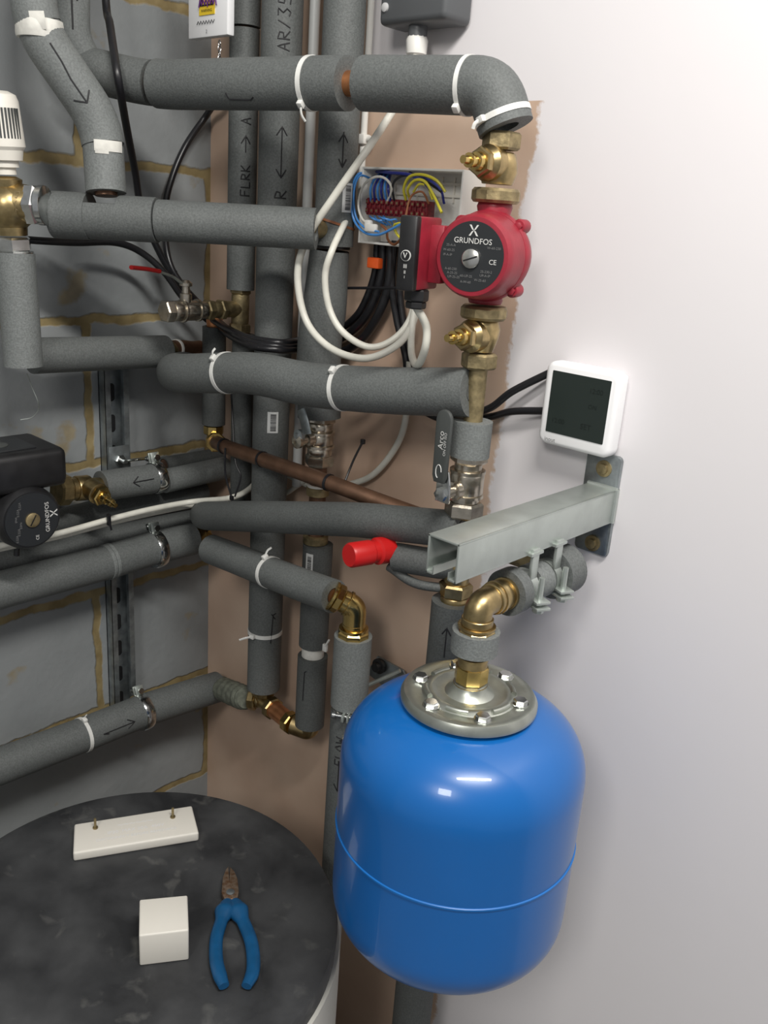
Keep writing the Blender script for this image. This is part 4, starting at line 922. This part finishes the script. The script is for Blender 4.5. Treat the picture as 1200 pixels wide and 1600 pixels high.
for y0, y1, r_, lab, m_ in ((.046, .062, .0250, 'foam ring nearest the brass elbow under the steel arm', 'foam'), (.086, .110, .0205, 'small foam ring between the two steel clips under the arm', 'foam_pale'), (.130, .160, .0290, 'largest foam ring, nearest the wall under the steel arm', 'foam')):
    tag(MB().tube([V((TX, TY+y0, TZ)), V((TX, TY+y1, TZ))], r_, 40, ri=.0112).build('foam_ring', M[m_]), lab, 'pipe insulation')
for k, y_ in enumerate((TY+.074, TY+.120)):
    t = thing('pipe_clip', V((TX, y_, TZ)), ('front' if k == 0 else 'rear')+' steel pipe clip hanging from the steel arm with crossed screws', 'pipe clamp')
    MB().lathe(V((TX, y_-.006, TZ)), YA, [(0, .017), (0, .0195), (.012, .0195), (.012, .017)], 32).build('ring', M['steel'], t)
    MB().box((TX+.012, y_, (TZ+az0)/2+.004), (.004, .012, az0-TZ+.004), None, .001).box((TX-.002, y_, az0+.001), (.034, .022, .003)).build('hanger', M['steel'], t)
    q = V((TX+.024, y_, TZ-.008)); xa = V((.9, -.4, 0)).normalized(); ya = V((.4, .9, 0)).normalized()
    MB().box(q, (.018, .017, .0030), (xa, ya, Z), .0006).box(q-Z*.0065+xa*.001, (.017, .019, .0030), (ya, xa, Z), .0006).tube([q-Z*.014, q+Z*.026], .0032, 10).lathe(q-Z*.013, Z, [(0, .0062), (.0045, .0062)], 8).build('screw', M['steel'], t)
t = tag(MB().tube([V((TX, TY, -.4585)), V((TX, TY, -.4350))], .0245, 36, ri=.0112).build('foam_ring', M['foam_pale']), 'grey foam ring on the upright pipe just above the tank', 'pipe insulation')
# ------------------------------------------------------------------ tank
RB = .1305
PZ = -.505
t = thing('expansion_vessel', V((TX, TY, -.822)), 'glossy blue expansion tank hanging beside the black-topped cylinder', 'tank')
def dome(z0, z1, r0, r1, n, pw=2.3):
    out = []
    for k in range(n+1):
        a_ = math.pi/2*k/n; out.append((z0+(z1-z0)*(math.sin(a_))**(2/pw), r0+(r1-r0)*(1-(math.cos(a_))**(2/pw))))
    return out
prof = []
zb0, zb1, zt0, zt1 = -.826, -.752, -.594, -.515
for k in range(0, 19):
    a_ = math.pi/2*k/18; prof.append((zb1-(zb1-zb0)*math.cos(a_)**.92, RB*math.sin(a_)**.80 if k else 1e-5))
prof += [(-.72, RB), (-.70, RB), (-.68, RB), (-.66, RB), (-.64, RB), (-.62, RB)]
for k in range(0, 17):
    a_ = math.pi/2*k/18; prof.append((zt0+(zt1-zt0)*math.sin(a_)**.85, RB*math.cos(a_)**.70))
prof = [(z_, r_) for z_, r_ in prof]
prof = [q for i, q in enumerate(prof) if i == 0 or q[0] > prof[i-1][0]+1e-6]
MB().lathe((TX, TY, 0), Z, prof, 96).build('tank_shell', M['blue'], t, ang=60)
MB().lathe((TX, TY, -.6715), Z, [(0, RB-.0005), (.0012, RB+.0012), (.003, RB+.0012), (.0042, RB-.0005)], 96).build('weld_seam', M['weld'], t)
RP = .0715
pp_ = [(-.014, .058), (-.014, RP-.004), (-.011, RP), (-.006, RP), (-.001, RP-.003), (0, RP-.007), (-.001, RP-.012), (-.002, .050), (.0005, .046), (.002, .042), (.001, .038), (-.001, .034), (-.0012, .026), (.002, .022), (.006, .019), (.010, .0175), (.012, .014)]
fl = MB().lathe((TX, TY, PZ), Z, pp_, 72).build('flange', M['zinc'], t, 'shiny zinc flange plate')
for k in range(6):
    a_ = math.radians(60*k+22); q = V((TX+math.cos(a_)*.054, TY+math.sin(a_)*.054, PZ-.001))
    MB().hexa(q, Z, .0055, .0075).lathe(q, Z, [(0, .0088), (.0012, .0088)], 20).build('bolt', M['chrome'], fl)
mb = MB()
for k in range(6):
    a0 = math.radians(60*k+38); a1 = math.radians(60*k+66); pts = [V((TX+math.cos(a0+(a1-a0)*j/6)*.046, TY+math.sin(a0+(a1-a0)*j/6)*.046, PZ+.001)) for j in range(7)]
    MB().tube(pts, .003, 10).build('pressed_rib', M['zinc'], fl)
stack(t, V((TX, TY, PZ+.006)), Z, [('r', .004, .0180), ('r', .028, .0155), ('r', .003, .0165), ('r', .006, .0150), ('r', .003, .0165), ('r', .008, .0135)], 'brass')
MB().lathe((TX, TY, PZ+.012), Z, [(0, .0160), (.001, .0178), (.017, .0178), (.018, .0160)], 8).build('union_nut', M['brass_new'], t, ang=20)
# ------------------------------------------------------------------ hot water cylinder with black lid
LX_, LY_, LZ = .453, -.447, -.9
t = thing('water_cylinder', (LX_, LY_, FLOOR), 'large upright cylinder with scuffed black top at the lower left', 'water cylinder')
MB().lathe((LX_, LY_, FLOOR), Z, [(0, .26), (.01, .2635), (LZ-FLOOR-.06, .2635), (LZ-FLOOR-.03, .262)], 96).build('jacket', M['jacket'], t, 'white cylinder jacket')
MB().lathe((LX_, LY_, LZ), Z, [(-.03, .257), (-.006, .2585), (-.001, .256), (0, .250), (.0001, .12), (.0002, .001)], 96).build('lid', M['lid'], t, 'scuffed black lid', ang=50)
# ------------------------------------------------------------------ things on the lid
zt2 = LZ+.015
c4 = [P(116, 1287, Z=zt2), P(300, 1258, Z=zt2), P(311, 1301, Z=zt2), P(114, 1333, Z=zt2)]
t = thing('box_cover', (c4[2]+c4[3])/2-Z*.015, 'long cream junction box cover with two screws lying on the black lid', 'box cover')
cv = MB().prism([p-Z*.0146 for p in c4], Z*.0146, .003, 3).build('cover', M['cream'], t)
u = (c4[2]-c4[3]).normalized(); w2 = (c4[0]-c4[3]); w2 = (w2-u*w2.dot(u)).normalized()
for px, py in ((149, 1294), (270, 1277)):
    q = P(px, py, Z=zt2+.0002); MB().tube([q, q+Z*.002], .0036, 12).tube([q+Z*.002, q+Z*.016], .0018, 8).build('screw', M['brass_dull'], t)
cc = sum(c4, V())/4
MB().text('~~~~~~', .014, cc+w2*.012, u, w2, .0006).text('IP20  MAX 20A  450V', .0085, cc-w2*.002, u, w2, .0006).text('DISCONNECT BEFORE REMOVING', .0070, cc-w2*.014, u, w2, .0006).build('moulded_text', M['thermo'], cv)
zt3 = LZ+.046
c4 = [P(218, 1405, Z=zt3), P(293, 1398, Z=zt3), P(295, 1453, Z=zt3), P(217, 1462, Z=zt3)]
tag(MB().prism([p-Z*.0455 for p in c4], Z*.0455, .0022, 3).build('cap_cover', M['cream']), 'small square deep cream cover on the black lid beside the cutters', 'box cover')
# side cutters
zc_ = LZ+.008
t = thing('side_cutters', P(360, 1460, Z=LZ), 'side cutting pliers with blue handles lying open on the lid', 'pliers')
hp_ = lambda px, py: P(px, py, Z=zc_-.004)
MB().prism([hp_(348, 1378), hp_(353, 1366), hp_(357, 1360), hp_(358, 1385), hp_(362, 1400), hp_(366, 1412), hp_(352, 1414), hp_(346, 1402)], Z*.008, .0008).build('jaw', M['rust'], t, 'rusty steel jaw')
MB().prism([hp_(359, 1361), hp_(366, 1368), hp_(371, 1380), hp_(373, 1400), hp_(370, 1414), hp_(358, 1414), hp_(356, 1400), hp_(358, 1385)], Z*.0075, .0008).build('jaw', M['rust'], t, 'rusty steel jaw')
MB().lathe(P(360, 1395, Z=zc_+.003), Z, [(0, .0055), (.002, .0055), (.003, .003)], 16).build('pivot', M['strutsteel'], t)
h = lambda *ps: curve([P(a, b_, Z=zc_) for a, b_ in ps], 6)
ra_ = lambda n, r0, r1: [r0+(r1-r0)*k/(n-1) for k in range(n)]
for pts, side in (([(356, 1408), (351, 1425), (345, 1442), (338, 1468), (338, 1500), (343, 1522), (350, 1541)], -1), ([(366, 1408), (373, 1425), (381, 1442), (392, 1470), (396, 1500), (394, 1522), (385, 1541)], 1)):
    pa = h(*pts); n = len(pa)
    rr = [(.0065 if k < 3 else .0130 if k < 9 else .0082) if k < n-3 else .0062 for k in range(n)]
    rr = [sum(rr[max(0, k-2):k+3])/len(rr[max(0, k-2):k+3]) for k in range(n)]
    MB().tube(pa, rr, 20, flat=.75, ref=RT).build('handle', M['handle'], t, 'blue plastic handle')
# ------------------------------------------------------------------ top things
gx0, gx1 = .404, .512; gz0 = P(650, 45, Y=-.05).z+.007
t = thing('grey_switch_box', ((gx0+gx1)/2, 0, gz0), 'dark grey weatherproof box at the top of the white wall', 'electrical box')
MB().box(((gx0+gx1)/2, -.026, gz0+.055), (gx1-gx0, .050, .11), None, .008, 3).build('housing', M['gbox'], t)
MB().lathe(P(603, 12, Y=-.050), -YA, [(0, .0055), (.003, .005), (.004, .003)], 20).build('screw_cap', M['gboxface'], t, 'pale round screw cap')
gp = V((P(652, 62, Y=-.030).x, -.030, gz0))
MB().lathe(gp-Z*.012, Z, [(0, .0115), (.013, .0115)], 24).build('gland_base', M['gbox'], t)
MB().lathe(gp-Z*.035, Z, [(0, .006), (.002, .009), (.005, .0125), (.020, .0135), (.024, .0115)], 12).build('cable_gland', M['white'], t, 'white cable gland')
# white labelled tag
tg = [P(292, -60, Y=-.12), P(358, -60, Y=-.12), P(355, 61, Y=-.12), P(294, 55, Y=-.12)]
tg[0].x = tg[3].x; tg[1].x = tg[2].x; zlow = (tg[2].z+tg[3].z)/2; tg[2].z = tg[3].z = zlow; tg[0].z = tg[1].z = zlow+.12
t = thing('hanging_tag_box', tg[3], 'white plastic plate with yellow warning sticker hanging at the top', 'warning tag')
MB().prism(tg, YA*.012, .002).build('plate', M['thermo'], t)
o = V(((tg[0].x+tg[1].x)/2, -.1204, zlow+.05)); 
st = MB().box(o+Z*.004-YA*.0004, (.034, .0008, .055)).build('sticker', M['yellow'], t, 'yellow electric warning sticker')
mb = MB()
tri = [o+V((-.014, -.001, -.012)), o+V((.014, -.001, -.012)), o+V((0, -.001, .012))]
for a_, b_ in zip(tri, tri[1:]+tri[:1]): mb.tube([a_, b_], .0010, 6)
mb.tube([o+V((.002, -.001, .006)), o+V((-.003, -.001, -.001)), o+V((.003, -.001, -.001)), o+V((-.001, -.001, -.008))], .0009, 6)
mb.text('WARNING', .005, o+V((0, -.0009, -.0185)), XA, Z, .0003).build('warning_symbol', M['ink'], st)
mb = MB()
s_ = [(-.016+.0032*k, -.010+(.005 if k % 2 else -.004)+(.002 if k % 3 else 0)) for k in range(13)]
mb.tube([o+V((a_, -.0018, b_)) for a_, b_ in s_], .0010, 6).build('scribble', M['ink_purple'], t, 'purple pen scribble')
s_ = [(-.022+.003*k, -.033+(.003 if k % 2 else -.001)) for k in range(14)]
MB().tube([o+V((a_, -.0008, b_)) for a_, b_ in s_], .0004, 6).text('2', .006, o+V((.0, -.0008, -.0435)), XA, Z, .0003).build('handwriting', M['ink'], t)
mb = MB(); a_ = P(343, 62, Y=-.115)
for k in range(7):
    q = a_-Z*(.0045+k*.0062); x_ = V((math.cos(k*1.5), math.sin(k*1.5), 0))
    mb.tube([q+x_*(math.cos(j*.785)*.0022)+Z*(math.sin(j*.785)*.0040) for j in range(9)], .0007, 6)
tag(mb.build('chain', M['chain']), 'little steel chain hanging below the white warning plate', 'chain')
# ------------------------------------------------------------------ black pump at left
bc = P(50, 812, X=.165); pcx = V((.072, bc.y, bc.z))
t = thing('circulation_pump', pcx-Z*.05, 'black circulation pump with sideways white lettering at the left edge', 'pump')
MB().lathe(V((.055, bc.y, bc.z)), XA, [(0, .034), (.02, .048), (.045, .050), (.05, .046), (.085, .0445), (.104, .043), (.110, .039)], 56).build('motor_can', M['black'], t)
fcb = V((.166, bc.y, bc.z))
lab = MB().lathe(fcb-XA*.003, XA, [(0, .037), (.0030, .037)], 48).build('face_label', M['label_black'], t)
dl = MB().lathe(fcb, XA, [(0, .0098), (.0025, .0098), (.003, .009)], 28).build('vent_screw', M['brass_dull'], t, 'slotted vent screw')
MB().box(fcb+XA*.0031, (.0006, .0016, .016), (XA, V((0, .85, -.5)).normalized(), V((0, .5, .85)).normalized())).build('slot', M['black'], dl)
mb = MB().text('GRUNDFOS', .0080, fcb+V((0, .021, 0)), Z, -YA, .0004); flogo(mb, fcb+V((.0003, .030, .004)), .0055, Z, -YA)
mb.text('CE', .006, fcb+V((0, .006, -.026)), Z, -YA, .0004).build('lettering', M['ink_white'], lab)
mb = MB()
for k in range(6): mb.text(random.choice(('230V', '50Hz', 'IP44', 'P1 W', '0.52A')), .0045, fcb+V((0, -.016-.003*(k % 3), .022-.009*k)), Z, -YA, .0004)
mb.build('small_print', M['ink_dim'], lab)
tt = [P(-60, 700, X=.13), P(96, 693, X=.13)]
zt4, zb4 = P(50, 706, X=.155).z, P(50, 768, X=.155).z
y1_ = P(106, 735, X=.155).y
MB().box((.105, y1_-.085, (zt4+zb4)/2), (.105, .17, zt4-zb4), None, .010, 3).build('terminal_box', M['black'], t)
MB().box((.105, y1_-.085, zt4+.0008), (.07, .10, .003), None, .0012).build('box_lid_panel', M['label_black'], t)
MB().lathe(V((.110, y1_-.075, zt4)), Z, [(0, .014), (.003, .014), (.004, .010)], 24).build('dial', M['lever'], t)
MB().tube([P(27, 850, X=.10), P(26, 868, X=.10)], .004, 10).build('drip_nib', M['black'], t)
# brass valve between pump and A1
va = P(100, 765, X=.072); vb = A1[0]; dv = (vb-va).normalized(); 
t = thing('isolation_valve', va, 'brass isolating valve between black pump and upper wall pipe', 'valve')
stack(t, va-dv*.012, dv, [('o', .020, .0235), ('r', .010, .017), ('r', .022, .019), ('r', .02, .014)], 'brass')
q = P(140, 762, X=.085); sd = V((1, .15, -.25)).normalized()
MB().lathe(q, sd, [(0, .016), (.02, .0165), (.022, .013)], 24).build('side_port', M['brass'], t)
MB().hexa(q+sd*.022, sd, .010, .0155).build('hex_nut', M['brass_new'], t, ang=20)
MB().lathe(q+sd*.032, sd, [(0, .009), (.008, .008), (.009, .0055), (.016, .005), (.0165, .0065), (.020, .006), (.021, .004), (.028, .0035)], 16).build('spindle', M['brass_new'], t)
for o in bpy.data.objects:
    if '_o' in o: del o['_o']
